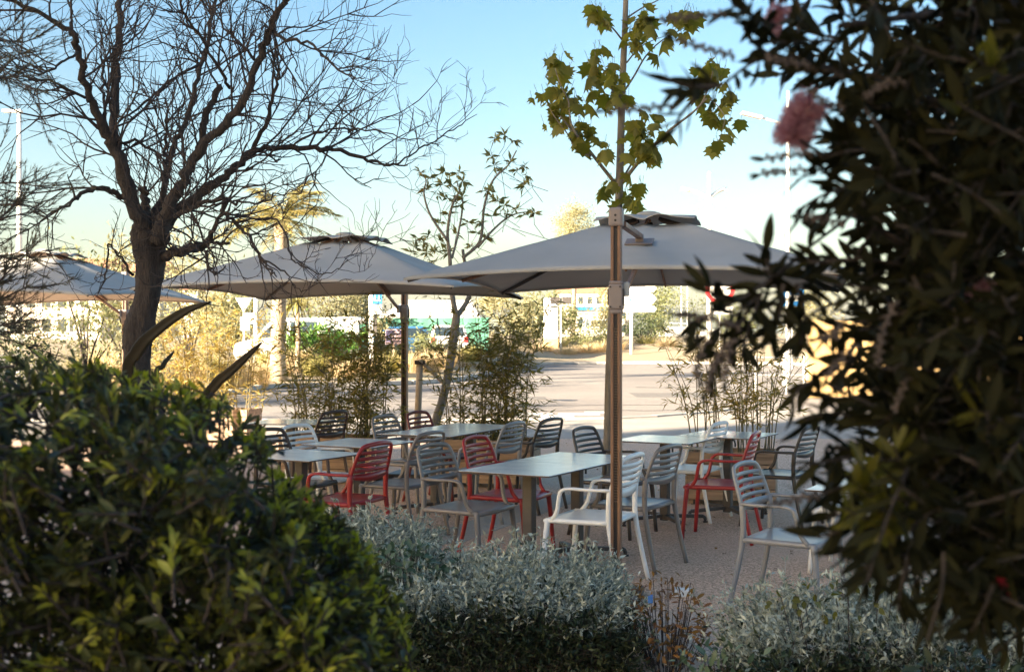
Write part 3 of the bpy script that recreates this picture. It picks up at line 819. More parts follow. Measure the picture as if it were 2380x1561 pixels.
twigs = []
for li, (sp, sw) in enumerate(starts):
    Ls = np.linalg.norm(np.diff(sp, axis=0), axis=1).sum()
    if li in (4, 24, 26, 28): cnt = 3
    else: cnt = int(4 + Ls * (3.0 if li in (9, 11, 13, 14, 15, 16, 17, 27) else 7.4))
    T = nz(np.gradient(sp, axis=0))
    for _ in range(cnt):
        u = g.random() ** .75
        i = min(int(u * (len(sp) - 1)), len(sp) - 1)
        if sw[i] > .05 and g.random() < .6: continue
        side = nz(np.cross(T[i], rvec(1, g)[0]))
        d = nz(T[i] * (.35 + .5 * g.random()) + side * (.5 + .5 * g.random()) + np.array([0, 0, .25]))
        L = (.25 + .62 * g.random()) * (1.1 if sw[i] > .012 else .6)
        twigs.append((sp[i], d, L, min(sw[i] * .7, .0075), 1))
tm = MB(); lev = {1: (7, .17, .05), 2: (6, .19, .05), 3: (4, .2, .03)}
ntw = 0
while twigs:
    p, d, L, r, k = twigs.pop()
    m, bend, up = lev[k]
    w = wiggle(p, d, L, m, bend, up, g)
    tm.tube(w, np.linspace(r, max(r * .35, .0012), m + 1), 4 if k < 3 else 3, cap=False); ntw += 1
    if k < 3:
        T = nz(np.gradient(w, axis=0))
        for _ in range(int((3.6 if k == 1 else 2.0) * (.5 + L) + g.random() * 2)):
            i = g.integers(1, m + 1)
            side = nz(np.cross(T[i], rvec(1, g)[0]))
            twigs.append((w[i], nz(T[i] * (.6 + .5 * g.random()) + side * .6), L * (.3 + .4 * g.random()), max(r * .6, .0019), k + 1))
print('twigs', ntw)
tw_o = tm.build('twigs', M['twig'], bt); tw_o['kind'] = 'stuff'

# ------------------------------------------------------------------ feathery shrub at the left edge
g = np.random.default_rng(9)
fb = np.array([-2.55, 4.6, 0])
fs = empty('feathery_shrub', fb, 0, 'feathery fine leaved shrub reaching in at the left edge', 'shrub')
mb = MB(); loc, rot, scl = [], [], []
LV, LF = leaf_small(.09, .01, .05)
for i in range(24):
    y0 = g.uniform(160, 1020); x0 = g.uniform(-330, -120)
    y1 = y0 - g.uniform(20, 330); x1 = g.uniform(-10, 185) if y0 < 900 else g.uniform(20, 240)
    x1 = min(x1, np.interp(y1, [0, 120, 260, 330, 420, 520, 600, 900], [15, 60, 110, 60, 110, 150, 50, 70]))
    d0, d1 = 4.6 + g.normal() * .3, 4.6 + g.normal() * .45
    a, b = P(x0, y0, d0) - fb, P(x1, y1, d1) - fb
    mid = (a + b) / 2 + np.array([g.normal() * .03, 0, .06 + g.normal() * .04])
    ln = smooth_line([a, mid, b], 7); T = nz(np.gradient(ln, axis=0))
    mb.tube(ln, np.linspace(.0075, .0016, len(ln)), 5, cap=False)
    for _ in range(15):
        j = g.integers(3, len(ln)); L = g.uniform(.08, .26)
        s = nz(np.cross(T[j], rvec(1, g)[0]))
        w = wiggle(ln[j], T[j] * .9 + s * .55, L, 5, .08, .03, g)
        mb.tube(w, np.linspace(.0028, .001, 6), 3, cap=False)
        TT = nz(np.gradient(w, axis=0))
        for _ in range(int(L * 190)):
            q = g.random() * 4.99; k = int(q)
            c = w[k] + (w[k + 1] - w[k]) * (q - k)
            loc.append(c); rot.append(nz(TT[k] + rvec(1, g)[0] * .55)); scl.append(g.uniform(.018, .042))
tk = MB().tube(smooth_line([(0, 0, 0), (-.15, .1, .9), (-.1, 0, 1.8), (.05, 0, 2.7)], 5), np.linspace(.05, .015, 16), 8).build('trunk', M['bark'], fs, smooth=True)
bo = mb.build('branches', M['twig'], fs); bo['kind'] = 'stuff'
lo = link('foliage', scatter('foliage', LV, LF, np.array(loc), frames(np.array(rot), rvec(len(rot), g)), np.array(scl)), M['needle'], fs); lo['kind'] = 'stuff'

# ------------------------------------------------------------------ bamboo in the planters
def bamboo(c, w, dpt, h, nc, per, material, label, seed, z0=.46, droop=.35, leafL=.12, low=.05):
    g = np.random.default_rng(seed)
    root = empty('bamboo_clump', (c[0], c[1], z0), R(-14), label, 'bamboo', 'bamboo clumps in planters')
    LV, LF = leaf_small(.15, .02, .18); loc, dr, sc = [], [], []
    fine = MB()
    for i in range(nc):
        b = np.array([g.uniform(-w / 2, w / 2), g.uniform(-dpt / 2, dpt / 2), 0])
        hh = h * g.uniform(.62, 1.05); lean = np.array([b[0] * .35 + g.normal() * .12, g.normal() * .12, 0])
        ln = smooth_line([b, b + lean * .35 + np.array([0, 0, hh * .5]), b + lean * (1 + .5 * g.random()) + np.array([0, 0, hh])], 9)
        MB().tube(ln, np.linspace(.0075, .0022, len(ln)), 6).build('culm', M['culm'], root, smooth=True)
        for _ in range(per):
            u = low + (1 - low) * g.random() ** 1.15
            j = min(int(u * (len(ln) - 1)), len(ln) - 2)
            a = g.random() * 2 * math.pi; L = g.uniform(.10, .34) * (1.2 - u * .5)
            w_ = wiggle(ln[j], np.array([math.cos(a), math.sin(a), .75]), L, 4, .12, -.10, g)
            fine.tube(w_, np.linspace(.0018, .0008, 5), 3, cap=False)
            for q in range(g.integers(4, 8)):
                k = g.integers(1, 5)
                loc.append(w_[k]); dr.append(nz(w_[k] - w_[k - 1]) + rvec(1, g)[0] * .75 + np.array([0, 0, -droop])); sc.append(leafL * g.uniform(.5, 1.2))
    f = fine.build('branchlets', M['culm'], root); f['kind'] = 'stuff'
    me = scatter('foliage', LV, LF, np.array(loc), frames(np.array(dr), nz(rvec(len(dr), g) + np.array([0, 0, .6]))), np.array(sc))
    f = link('foliage', me, material, root); f['kind'] = 'stuff'
    return root
bamboo(pl_left, 1.0, .35, 1.48, 20, 32, M['leafbamboo'], 'dense dark bamboo left of the far parasol mast', 21)
bamboo(pl_left + np.array([.42, .05, 0]), .25, .2, 1.8, 6, 34, M['leafbamboo'], 'taller slim bamboo stems at the right of the left bamboo', 22)
bamboo(pl_mid, .95, .35, 1.66, 24, 32, M['leafbamboo'], 'dense dark bamboo behind the long far table', 23)
bamboo(pl_right, .78, .34, 1.3, 28, 10, M['leafsunlit'], 'sparse yellowish bamboo in the right planter', 24, low=.35)
bamboo(pl_gold, 1.5, .5, 1.75, 24, 34, M['leafsunlit'], 'sunlit golden bamboo behind the bare tree trunk', 25)

# ------------------------------------------------------------------ young maple
g = np.random.default_rng(31)
MD = 12.5
mt0 = G(1405, 1159.5); mt0 = P(1404, 1159, MD) * np.array([1, 1, 0])
mt = empty('young_maple', mt0, 0, 'slender young maple with drooping yellow green leaves behind the near parasol', 'tree')
def mz(x, y): return (767 + x * .3472, y * .3472)
def mline(pl, d0=0, d1=0): return np.array([P(x, y, MD + d0 + (d1 - d0) * i / (len(pl) - 1)) for i, (x, y) in enumerate(pl)]) - mt0
tl = smooth_line(mline([(1404, 1159), (1411, 1040), (1417, 830), (1428, 640), (1437, 480), (1440, 400), (1446, 200), (1452, 60), (1455, -60), (1456, -220)]), 5)
MB().tube(tl, np.interp(np.arange(len(tl)), [0, 25, 45], [.043, .039, .019]), 12).build('trunk', M['maplebark'], mt, smooth=True)
ML = [([mz(1910, 1230), mz(1790, 1080), mz(1680, 940), mz(1600, 850), mz(1540, 780)], 0, -.5, 16),
      ([mz(1745, 1045), mz(1650, 1010), mz(1590, 900), mz(1500, 780), mz(1450, 690)], -.2, -.3, 8),
      ([mz(1660, 920), mz(1610, 820), mz(1595, 680), mz(1545, 580), mz(1505, 460)], -.4, -.6, 9),
      ([mz(1950, 1230), mz(2060, 1090), mz(2180, 960), mz(2300, 850), mz(2420, 760), mz(2520, 660)], 0, -.6, 17),
      ([mz(1960, 1190), mz(2040, 1060), mz(2110, 960), mz(2130, 880)], 0, .4, 10),
      ([mz(1960, 760), mz(1900, 640), mz(1860, 520), mz(1790, 420), mz(1770, 350)], 0, -.4, 8),
      ([mz(1975, 600), mz(2040, 500), mz(2110, 380), mz(2210, 280), mz(2330, 210), mz(2460, 150)], 0, .6, 9),
      ([mz(1955, 270), mz(1890, 190), mz(1820, 130), mz(1780, 60)], 0, -.4, 8),
      ([mz(1975, 130), mz(2080, 60), mz(2200, 0), mz(2290, -60)], 0, .3, 8),
      ([mz(1985, 420), mz(2060, 330), mz(2140, 280), mz(2250, 240)], 0, .5, 7),
      ([mz(2380, 790), mz(2480, 700), mz(2540, 560), mz(2560, 480)], -.5, -.9, 8),
      ([mz(1960, 1420), mz(1985, 1340), mz(2030, 1280), mz(2075, 1230)], 0, -.2, 6),
      ([mz(2540, 660), mz(2600, 720), mz(2640, 800), mz(2600, 950)], -.7, -.8, 5)]
for pl, d0, d1, w in ML:
    ln = smooth_line(mline(pl, d0, d1), 4); r = w * .3472 * MD / FP / 2 * 1.7
    MB().tube(ln, np.linspace(r, r * .35, len(ln)), 7).build('branch', M['maplebark'], mt, smooth=True)
# leaf clusters (centre px, spread px, count), leaves hang below their stalks
CL = [((1795, 95), 75, 14), ((2050, 230), 110, 24), ((2100, 90), 70, 10), ((1785, 345), 42, 6), ((1770, 440), 60, 8), ((1900, 480), 70, 10), ((1850, 590), 95, 16),
      ((1500, 440), 75, 14), ((1500, 640), 130, 26), ((1650, 680), 60, 9), ((1520, 780), 75, 13), ((1680, 870), 70, 13), ((1730, 975), 75, 10), ((1825, 1000), 40, 4),
      ((2090, 830), 90, 10), ((2080, 960), 110, 20), ((2150, 1050), 50, 6), ((1885, 1220), 55, 10), ((2010, 1330), 60, 12), ((2085, 1240), 30, 4), ((2330, 180), 90, 16),
      ((2420, 90), 60, 8), ((2550, 470), 90, 18), ((2480, 620), 80, 12), ((2640, 640), 75, 12), ((2560, 760), 70, 9), ((2650, 830), 65, 8), ((2575, 1000), 45, 4), ((1990, 660), 30, 3), ((2260, 900), 60, 6)]
loc, dr, sc = [], [], []
for (cx, cy), s, k in CL:
    for _ in range(k):
        x, y = mz(cx + g.normal() * s * .55, cy + g.normal() * s * .5)
        loc.append(P(x, y, MD + g.normal() * .16 - .2)); a = g.random() * 2 * math.pi
        dr.append([math.cos(a) * .75, math.sin(a) * .75, -.55 - .5 * g.random()]); sc.append(g.uniform(.08, .19))
LV, LF = leaf_maple()
ms = [array_mesh('leaf', LV * np.array([1, 1, q]), LF) for q in (1.8, 2.9, 1.0, -1.2)]
dr = np.array(dr); nr = nz(np.stack([dr[:, 0] * .5, dr[:, 1] * .5, np.ones(len(dr))], 1) + g.normal(size=dr.shape) * .25)
lc = np.array(loc)
leaf_objects('leaf', ms, lc[:300], frames(dr, nr)[:300], np.array(sc)[:300], M['leafmaple'], mt, mt0)
o = link('foliage', scatter('foliage', LV, LF, lc[300:] - mt0, frames(dr, nr)[300:], np.array(sc)[300:]), M['leafmaple'], mt); o['kind'] = 'stuff'
mb = MB()
for p, d in zip(lc, dr): mb.tube([p - mt0, p - mt0 - nz(d) * .05 + np.array([0, 0, .05])], .0022, 3, cap=False)
o = mb.build('leaf_stalks', M['leafmaple'], mt); o['kind'] = 'stuff'

# ------------------------------------------------------------------ leaning tree with rosettes, its stake and tie beam
g = np.random.default_rng(41)
LD = 15.6
lt0 = P(1005, 1083, LD) * np.array([1, 1, 0])
lt = empty('leaning_tree', lt0, 0, 'slim leaning tree with star shaped leaf rosettes between the two parasols', 'tree')
def lline(pl, d0=0, d1=0): return np.array([P(x, y, LD + d0 + (d1 - d0) * i / (len(pl) - 1)) for i, (x, y) in enumerate(pl)]) - lt0
def trunkline(pl, w, d0=0, d1=0, nm='limb'):
    ln = smooth_line(lline(pl, d0, d1), 5); w = np.array(w) * LD / FP / 2
    MB().tube(ln, np.interp(np.linspace(0, 1, len(ln)), np.linspace(0, 1, len(w)), w), 10).build(nm, M['maplebark'], lt, smooth=True)
trunkline([(1004, 1083), (1012, 985), (1028, 930), (1043, 860), (1056, 770), (1062, 720)], [24, 22, 21, 20, 22, 18], nm='trunk')
trunkline([(1058, 740), (1085, 700), (1095, 660), (1080, 610), (1075, 580)], [13, 11, 10, 8, 7], 0, .2)
trunkline([(1060, 735), (1050, 680), (1045, 600), (1040, 540), (1050, 480), (1070, 440)], [14, 12, 9, 7, 6, 4], 0, -.3)
trunkline([(1075, 600), (1115, 560), (1125, 480), (1145, 420), (1180, 385), (1200, 350)], [8, 7, 6, 5, 4, 3], .1, .5)
trunkline([(1040, 560), (1000, 500), (985, 450), (990, 420), (980, 405)], [7, 5, 4, 3, 2], -.2, -.5)
trunkline([(1110, 575), (1150, 530), (1190, 500), (1240, 490)], [6, 5, 4, 2], .3, .6)
trunkline([(1050, 600), (1065, 540), (1075, 470), (1060, 420)], [6, 5, 4, 2], -.1, .4)
RO = [(980, 400), (1000, 412), (1030, 400), (1065, 402), (1075, 420), (1050, 430), (1025, 430), (1015, 455), (1040, 465), (1060, 470), (1080, 455), (985, 440), (1045, 500), (1072, 480), (1020, 520), (1000, 545), (985, 560), (965, 555),
      (960, 575), (990, 590), (1010, 580), (1040, 580), (1030, 560), (1145, 365), (1150, 390), (1165, 400), (1185, 380), (1200, 400), (1215, 385), (1230, 410), (1215, 430), (1130, 440), (1145, 450), (1160, 470), (1180, 495), (1195, 490),
      (1215, 500), (1240, 495), (1140, 500), (1120, 520), (1110, 540), (1150, 320), (1175, 318), (1190, 330), (1130, 560), (1095, 570), (1060, 545), (1085, 520), (1170, 480), (1000, 610), (955, 590)]
loc, dr, sc = [], [], []
for x, y in RO:
    c = P(x + g.normal() * 3, y + g.normal() * 3, LD + g.normal() * .3); axd = nz(np.array([g.normal() * .6, g.normal() * .6, .8]))
    for q in range(11):
        v = rvec(1, g)[0]; v = nz(v - axd * np.dot(v, axd))
        loc.append(c - lt0 + rvec(1, g)[0] * .01); dr.append(v + axd * g.uniform(-.3, .7)); sc.append(g.uniform(.09, .16))
LV, LF = leaf_small(.28, .05, .15)
o = link('crown', scatter('crown', LV, LF, np.array(loc), frames(np.array(dr), rvec(len(dr), g) + np.array([0, 0, 1.])), np.array(sc)), M['leafstar'], lt); o['kind'] = 'stuff'
mb = MB()
for x, y in RO:
    p = P(x, y, LD) - lt0; mb.tube([p, p + np.array([g.normal() * .1, g.normal() * .1, -.16]), p + np.array([g.normal() * .18, 0, -.32])], .004, 3, cap=False)
o = mb.build('twigs', M['twig'], lt); o['kind'] = 'stuff'
st = empty('tree_stake', P(966, 1083, LD - .2) * np.array([1, 1, 0]), 0, 'weathered round wooden stake with a slanting tie beam by the leaning tree', 'stake')
so = np.array(st.location); a, b = P(966, 1083, LD - .2) - so, P(976, 836, LD - .2) - so
MB().tube([a, (a + b) / 2, b], [.046, .043, .04], 10).build('post', M['stake'], st, smooth=True)
MB().bar(b + np.array([0, -.05, 0]), P(1046, 905, LD) - so, .05, .035).build('tie_beam', M['stake'], st)
MB().box(b + np.array([0, 0, -.03]), (.13, .11, .05)).build('strap', M['groove'], st)

# ------------------------------------------------------------------ hedges of silver leaves
def silver_hedge(name, label, x0, x1, y0, y1, h, ntop, nside, seed, tilt=0.0, bulge=.10, centre=None):
    """clipped hedge: fine silver shoots on its top, dark stems and sparse leaves below"""
    g = np.random.default_rng(seed)
    c = np.array([(x0 + x1) / 2, (y0 + y1) / 2, 0]); root = empty(name, c, 0, label, 'hedge', 'low silver leaved hedges')
    hx, hy = (x1 - x0) / 2, (y1 - y0) / 2
    def top(x, y):
        e = np.clip(1 - np.maximum(np.abs(x) / hx, np.abs(y) / hy), 0, 1)
        return h * (1 - .22 * np.exp(-e * 9)) + .035 * np.sin(x * 4.1 + seed) + .03 * np.sin(y * 6.3 + x * 2) + tilt * x
    LV, LF = leaf_small(.34, .12, .1)
    def shoots(n, silver):
        loc, dr, sc = [], [], []; stem = MB()
        for _ in range(n):
            x, y = g.uniform(-hx, hx), g.uniform(-hy, hy)
            if silver:
                z = top(x, y) - g.random() ** 2 * (.26 if y < -hy + .2 and g.random() < .6 else .09)
                d = np.array([x / hx * .55 + g.normal() * .5, y / hy * .45 + g.normal() * .5, .8 + .3 * g.normal()])
            else:
                s = g.random()
                if s < .6: y = -hy + abs(g.normal()) * .10
                elif s < .8: x = math.copysign(hx - abs(g.normal()) * .1, x)
                z = g.uniform(.03, 1) ** .8 * (top(x, y) - .06)
                d = np.array([g.normal() * .6 + x / hx * .3, -.6 + g.normal() * .5, .55 + g.normal() * .4])
            L = g.uniform(.06, .22) if silver else g.uniform(.06, .2)
            w = wiggle(np.array([x, y, z]), d, L, 3, .15, .02, g)
            stem.tube(w, np.array([.0020, .0017, .0013, .0008]) * (1 if silver else .9), 3, cap=False)
            T = nz(np.gradient(w, axis=0))
            for q in range(9 if silver else 5):
                k = g.integers(0, 4); loc.append(w[k] + rvec(1, g)[0] * .004)
                dr.append(T[k] * .7 + rvec(1, g)[0] * .8); sc.append(g.uniform(.022, .046) if silver else g.uniform(.022, .050))
        return np.array(loc), np.array(dr), np.array(sc), stem
    l, d, s, stem = shoots(ntop, True)
    o = link('top_foliage', scatter('top_foliage', LV, LF, l, frames(d, rvec(len(d), g) + np.array([0, 0, .8])), s), M['leafsilver'], root); o['kind'] = 'stuff'
    o = stem.build('shoots', M['leafsilver'], root); o['kind'] = 'stuff'
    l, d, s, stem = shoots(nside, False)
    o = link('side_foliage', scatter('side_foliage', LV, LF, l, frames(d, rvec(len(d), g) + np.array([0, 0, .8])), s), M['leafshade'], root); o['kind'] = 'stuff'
    # woody stems from the ground into the crown
    for _ in range(int(70 * hx * 2)):
        x, y = g.uniform(-hx, hx) * .95, g.uniform(-hy, hy) * .95
        stem.tube(wiggle(np.array([x * .8, y * .8, 0]), (x * .4 + g.normal() * .2, y * .4 + g.normal() * .2, 1), h * g.uniform(.6, .95), 5, .16, .04, g), np.linspace(.006, .0018, 6), 4, cap=False)
    o = stem.build('stems', M['twig'], root); o['kind'] = 'stuff'
    # long wild shoots
    wl = MB()
    loc, dr, sc = [], [], []
    for _ in range(int(60 * hx)):
        x, y = g.uniform(-hx, hx), g.uniform(-hy, hy)
        w = wiggle(np.array([x, y, top(x, y) - .08]), np.array([g.normal() * .8, g.normal() * .6 - .3, .55]), g.uniform(.14, .34), 6, .1, .02, g)
        wl.tube(w, np.linspace(.0034, .0014, 7), 4, cap=False)
        for k in range(1, 7):
            for q in (-1, 1): loc.append(w[k]); dr.append(nz(w[k] - w[k - 1]) + rvec(1, g)[0] * .9); sc.append(g.uniform(.018, .034))
    o = wl.build('long_shoots', M['leafsilver'], root); o['kind'] = 'stuff'
    o = link('shoot_leaves', scatter('shoot_leaves', LV, LF, np.array(loc), frames(np.array(dr), rvec(len(dr), g) + np.array([0, 0, 1.])), np.array(sc)), M['leafsilver'], root); o['kind'] = 'stuff'
    return root
silver_hedge('silver_hedge', 'middle silver grey hedge in front of the first table', -.85, .56, 5.95, 7.0, .345, 1700, 4200, 51)
silver_hedge('silver_hedge', 'farther low silver hedge beside the big green bush', -1.5, -.5, 7.1, 7.85, .385, 1200, 500, 52)
silver_hedge('silver_hedge', 'right silver grey hedge below the bottlebrush', .98, 2.6, 5.05, 5.8, .385, 1700, 3600, 53)

def broad_patch(name, label, centre, radii, n, leaf, material, seed, lw=.55, cat='ground ivy', group=None):
    g = np.random.default_rng(seed); root = empty(name, (centre[0], centre[1], 0), 0, label, cat, group)
    c0 = np.array([0, 0, centre[2]])
    d = rvec(n, g); p = c0 + d * np.array(radii) * (.55 + .5 * g.random((n, 1))); p[:, 2] = np.clip(p[:, 2], .02, None)
    out = nz(d * .7 + g.normal(size=(n, 3)) * .5 + np.array([0, -.3, 0])); nr = nz(d + np.array([0, -.4, .8]) + g.normal(size=(n, 3)) * .3)
    V, F = leaf_long(lw, .05, .18, 4, .8)
    o = link('foliage', scatter('foliage', V, F, p, frames(out, nr), leaf * (.6 + .7 * g.random(n))), material, root); o['kind'] = 'stuff'
    mb = MB()
    for i in range(0, n, 4): mb.tube([np.array([p[i][0] * .5, p[i][1] * .5, 0]), p[i] * np.array([.8, .8, .6]), p[i]], .002, 3, cap=False)
    o = mb.build('stems', M['twig'], root); o['kind'] = 'stuff'
    return root
c = P(930, 1300, 6.6); broad_patch('ivy_patch', 'patch of broad dull green ivy leaves between the hedges', (c[0], c[1], .42), (.34, .3, .12), 420, .05, M['leafivy'], 61)
c = P(1575, 1420, 5.9); broad_patch('rusty_bramble', 'rust brown leafy sprays at the right end of the middle hedge', (c[0] - .02, c[1] + .3, .24), (.22, .3, .22), 420, .042, M['leafrust'], 62, .35, 'bramble')
c = P(1690, 1490, 5.0); broad_patch('rose_sprays', 'straggling green leaves in the gap between the hedges', (c[0], c[1], .2), (.28, .34, .22), 330, .045, M['leafivy'], 63, .5, 'bramble')
c = P(1790, 1330, 5.1); broad_patch('ivy_patch', 'few olive ivy leaves standing above the right hedge', (c[0] + .35, c[1], .58), (.42, .2, .06), 60, .042, M['leafolive'], 64, .6)
c = P(2250, 1520, 4.2); broad_patch('sage_plant', 'grey green leafy sprigs at the lower right corner', (c[0], c[1], .45), (.28, .16, .16), 230, .05, M['leafshade'], 65, .38, 'plant')

# small things in the gap
p = G(1585, 1383); MB().box((0, 0, .022), (.13, .09, .044)).build('white_block', M['wpaint'], None, bevel=.006, loc=(p[0], p[1], 0), rz=R(-8))
tag(bpy.data.objects['white_block'], 'small white block lying on the gravel between the hedges', 'block')
p = P(1511, 1392, 5.72); wr = MB().box((0, 0, 0), (.022, .008, .034)).box((.006, .002, .016), (.012, .006, .012)).build('blue_wrapper', M['bluetoken'], None, bevel=.002, loc=p)
tag(wr, 'small blue wrapper caught in the middle hedge', 'wrapper')

# ------------------------------------------------------------------ agave
ag0 = np.array([P(430, 1000, 5.2)[0], 5.2, 0])
ag = empty('agave_plant', ag0, 0, 'large agave with dark curved pointed leaves behind the green bush', 'plant')
def blade(pl, w, d0, d1, curl=.35):
    m = len(pl); pts = smooth_line([P(x, y, d0 + (d1 - d0) * i / (m - 1)) for i, (x, y) in enumerate(pl)], 6) - ag0
    k = len(pts); T = nz(np.gradient(pts, axis=0)); sd = nz(np.cross(T, np.array([.25, -1, .35])[None]))
    nr = nz(np.cross(sd, T)); f = np.linspace(0, 1, k)
    hw = np.interp(f, [0, .4, .75, .93, 1], [w * .75, w, w * .72, w * .3, .004]) * d0 / FP / 2
    cols = []
    for q in (-1, -.5, 0, .5, 1): cols.append(pts + sd * (hw * q)[:, None] - nr * (hw * curl * (1 - q * q) * 1.0)[:, None])
    S = np.stack(cols, 1); back = S + nr[:, None, :] * -.012 * np.clip(1 - f, .08, 1)[:, None, None] * np.array([.2, 1, 1.6, 1, .2])[None, :, None]
    o = link('leaf', grid_mesh('leaf', S[..., 0], S[..., 1], S[..., 2]), M['agave'], ag)
    sl = o.modifiers.new('thickness', 'SOLIDIFY'); sl.thickness = .012; sl.offset = 0
blade([(380, 1250), (300, 900), (318, 815), (370, 762), (430, 722), (489, 701)], 27, 5.2, 5.0)
blade([(430, 1250), (470, 960), (500, 893), (535, 862), (570, 830), (607, 796)], 22, 5.2, 5.05)
blade([(420, 1250), (365, 900), (378, 850), (392, 830), (404, 816)], 10, 5.2, 5.3)
blade([(440, 1250), (520, 1050), (560, 1020), (640, 1030)], 26, 5.2, 5.6)
blade([(420, 1250), (360, 1000), (280, 950), (200, 960)], 26, 5.2, 5.5)

# ------------------------------------------------------------------ big evergreen bush, near left
g = np.random.default_rng(71)
XB = [-300, 0, 150, 300, 400, 520, 600, 650, 740, 830, 900, 940, 960]
YB = [800, 818, 805, 838, 868, 905, 965, 1070, 1125, 1235, 1330, 1420, 1700]
eb0 = np.array([-.95, 2.45, 0])
eb = empty('evergreen_bush', eb0, 0, 'large near evergreen bush with glossy leaves filling the lower left', 'bush')
loc, dr, sc, yng = [], [], [], []
stem = MB(); ns = 0
while ns < 2700:
    x = g.uniform(-320, 955); yt = np.interp(x, XB, YB); y = g.uniform(yt + 18, 1680)
    inset = (y - yt); e = min(1, inset / 260.0, max(.05, (955 - x)) / 220.0 + .15)
    lump = .5 + .5 * math.sin(x * .021 + 1.3 * math.sin(y * .013)) * math.sin(y * .024 + x * .006)
    if lump < .32 and inset > 60 and g.random() < .75: continue
    d = 2.55 - .62 * math.sin(e * math.pi / 2) - .22 * (lump - .5) * min(1, inset / 120) + abs(g.normal()) * .12
    if g.random() < .5: d += g.uniform(.12, .6)
    p = P(x, y, d) - eb0
    if p[2] + 0 < .02: continue
    ns += 1
    out = np.array([(x - 350) / 900, -.55, .75 if e < .5 else .45]); dd = nz(out + g.normal(size=3) * .38)
    L = g.uniform(.05, .10); w = np.array([p - dd * L, p - dd * L * .5, p])
    stem.tube(w, [.0030, .0026, .0018], 4, cap=False)
    young = g.random() < (.55 if inset < 70 or x > 640 else .22)
    k = g.integers(8, 13)
    for q in range(k):
        t = q / (k - 1); a = q * 2.4 + g.random()
        s1 = nz(np.cross(dd, [.3, .2, 1.])); s2 = np.cross(dd, s1); rad = s1 * math.cos(a) + s2 * math.sin(a)
        sp = (.35 if young else .9) * (1.15 - t)
        loc.append(p - dd * L * (1 - t) * .8); dr.append(nz(dd * (.35 + t * .9) + rad * (sp + .25))); sc.append((g.uniform(.024, .040) if young else g.uniform(.022, .044)) * (.75 + .3 * (1 - t)) ); yng.append(young and t > .25)
for _ in range(95):
    x = g.uniform(-50, 820); yt = np.interp(x, XB, YB); y = g.uniform(yt + 160, 1600)
    b0 = P(g.uniform(150, 600), 1750, 2.5) - eb0; b1 = P(x, y, g.uniform(2.05, 2.5)) - eb0
    stem.tube(smooth_line([b0 * .4 + b1 * .6 + g.normal(size=3) * .04, b0 * .18 + b1 * .82 + g.normal(size=3) * .02, b1], 4), np.linspace(.0048, .0018, 9), 5, cap=False)
o = stem.build('branches', M['twig'], eb, smooth=True); o['kind'] = 'stuff'
for q in range(5): MB().tube(smooth_line([(g.normal() * .1, g.normal() * .1, 0), (g.normal() * .2, g.normal() * .15, .5), (g.normal() * .35, g.normal() * .2, 1.0)], 4), np.linspace(.022, .009, 9), 7).build('stem', M['bark'], eb, smooth=True)
loc, dr, sc, yng = np.array(loc), np.array(dr), np.array(sc), np.array(yng)
nr = nz(np.array([0, -.35, 1.0]) + g.normal(size=dr.shape) * .45); rt = frames(dr, nr)
V, F = leaf_long(.31, .07, .16, 5, .85)
wl = loc + eb0; px = CX + wl[:, 0] / wl[:, 1] * FP; py = HY - (wl[:, 2] - EYE) / wl[:, 1] * FP
front = np.where((px > 0) & (py < 1540) & (px < 960), wl[:, 1] - sc * 3 - .25 * yng, 99)
near = np.argsort(front)[:280]; rest = np.setdiff1d(np.arange(len(loc)), near)
lm = [array_mesh('leaf', V * np.array([1, 1, q]), F, True) for q in (1, .5, 1.5)]
for flag, mt_ in ((True, 'leafyoung'), (False, 'leafpitto')):
    k = near[yng[near] == flag]; leaf_objects('leaf', lm, wl[k], rt[k], sc[k], M[mt_], eb, eb0)
    k = rest[yng[rest] == flag]
    o = link('young_foliage' if flag else 'foliage', scatter('foliage', V, F, loc[k], rt[k], sc[k], True), M[mt_], eb); o['kind'] = 'stuff'

# ------------------------------------------------------------------ bottlebrush shrub, near right
g = np.random.default_rng(81)
bb0 = np.array([1.05, 1.9, 0])
bb = empty('bottlebrush_shrub', bb0, 0, 'dark bottlebrush shrub with narrow leaves and pink flower spikes, right foreground', 'shrub')
YX = [-120, 0, 60, 130, 200, 330, 400, 480, 560, 640, 720, 830, 900, 1000, 1100, 1200, 1300, 1380, 1440, 1500]
XX = [1760, 1760, 1790, 1860, 1910, 2010, 1990, 2030, 2040, 2020, 2000, 2010, 2060, 2050, 2040, 2060, 2130, 2250, 2380, 2480]
loc, dr, sc, olive = [], [], [], []
wood = MB()
def spray(pts, nl, lmin=.034, lmax=.060, r=.003, ol=False, tip=.0):
    ln = smooth_line(pts, 5); T = nz(np.gradient(ln, axis=0))
    wood.tube(ln, np.linspace(r, r * .5, len(ln)), 5, cap=False)
    for q in range(nl):
        u = tip + (1 - tip) * (q + g.random()) / nl; i = min(int(u * (len(ln) - 1)), len(ln) - 1)
        s = nz(np.cross(T[i], rvec(1, g)[0]))
        loc.append(ln[i]); dr.append(nz(T[i] * (.55 + .5 * u) + s * .85)); sc.append(g.uniform(lmin, lmax)); olive.append(ol)
def vs_(pl, d0, d1): return np.array([P(x, y, d0 + (d1 - d0) * i / (len(pl) - 1)) for i, (x, y) in enumerate(pl)]) - bb0
nm = 0
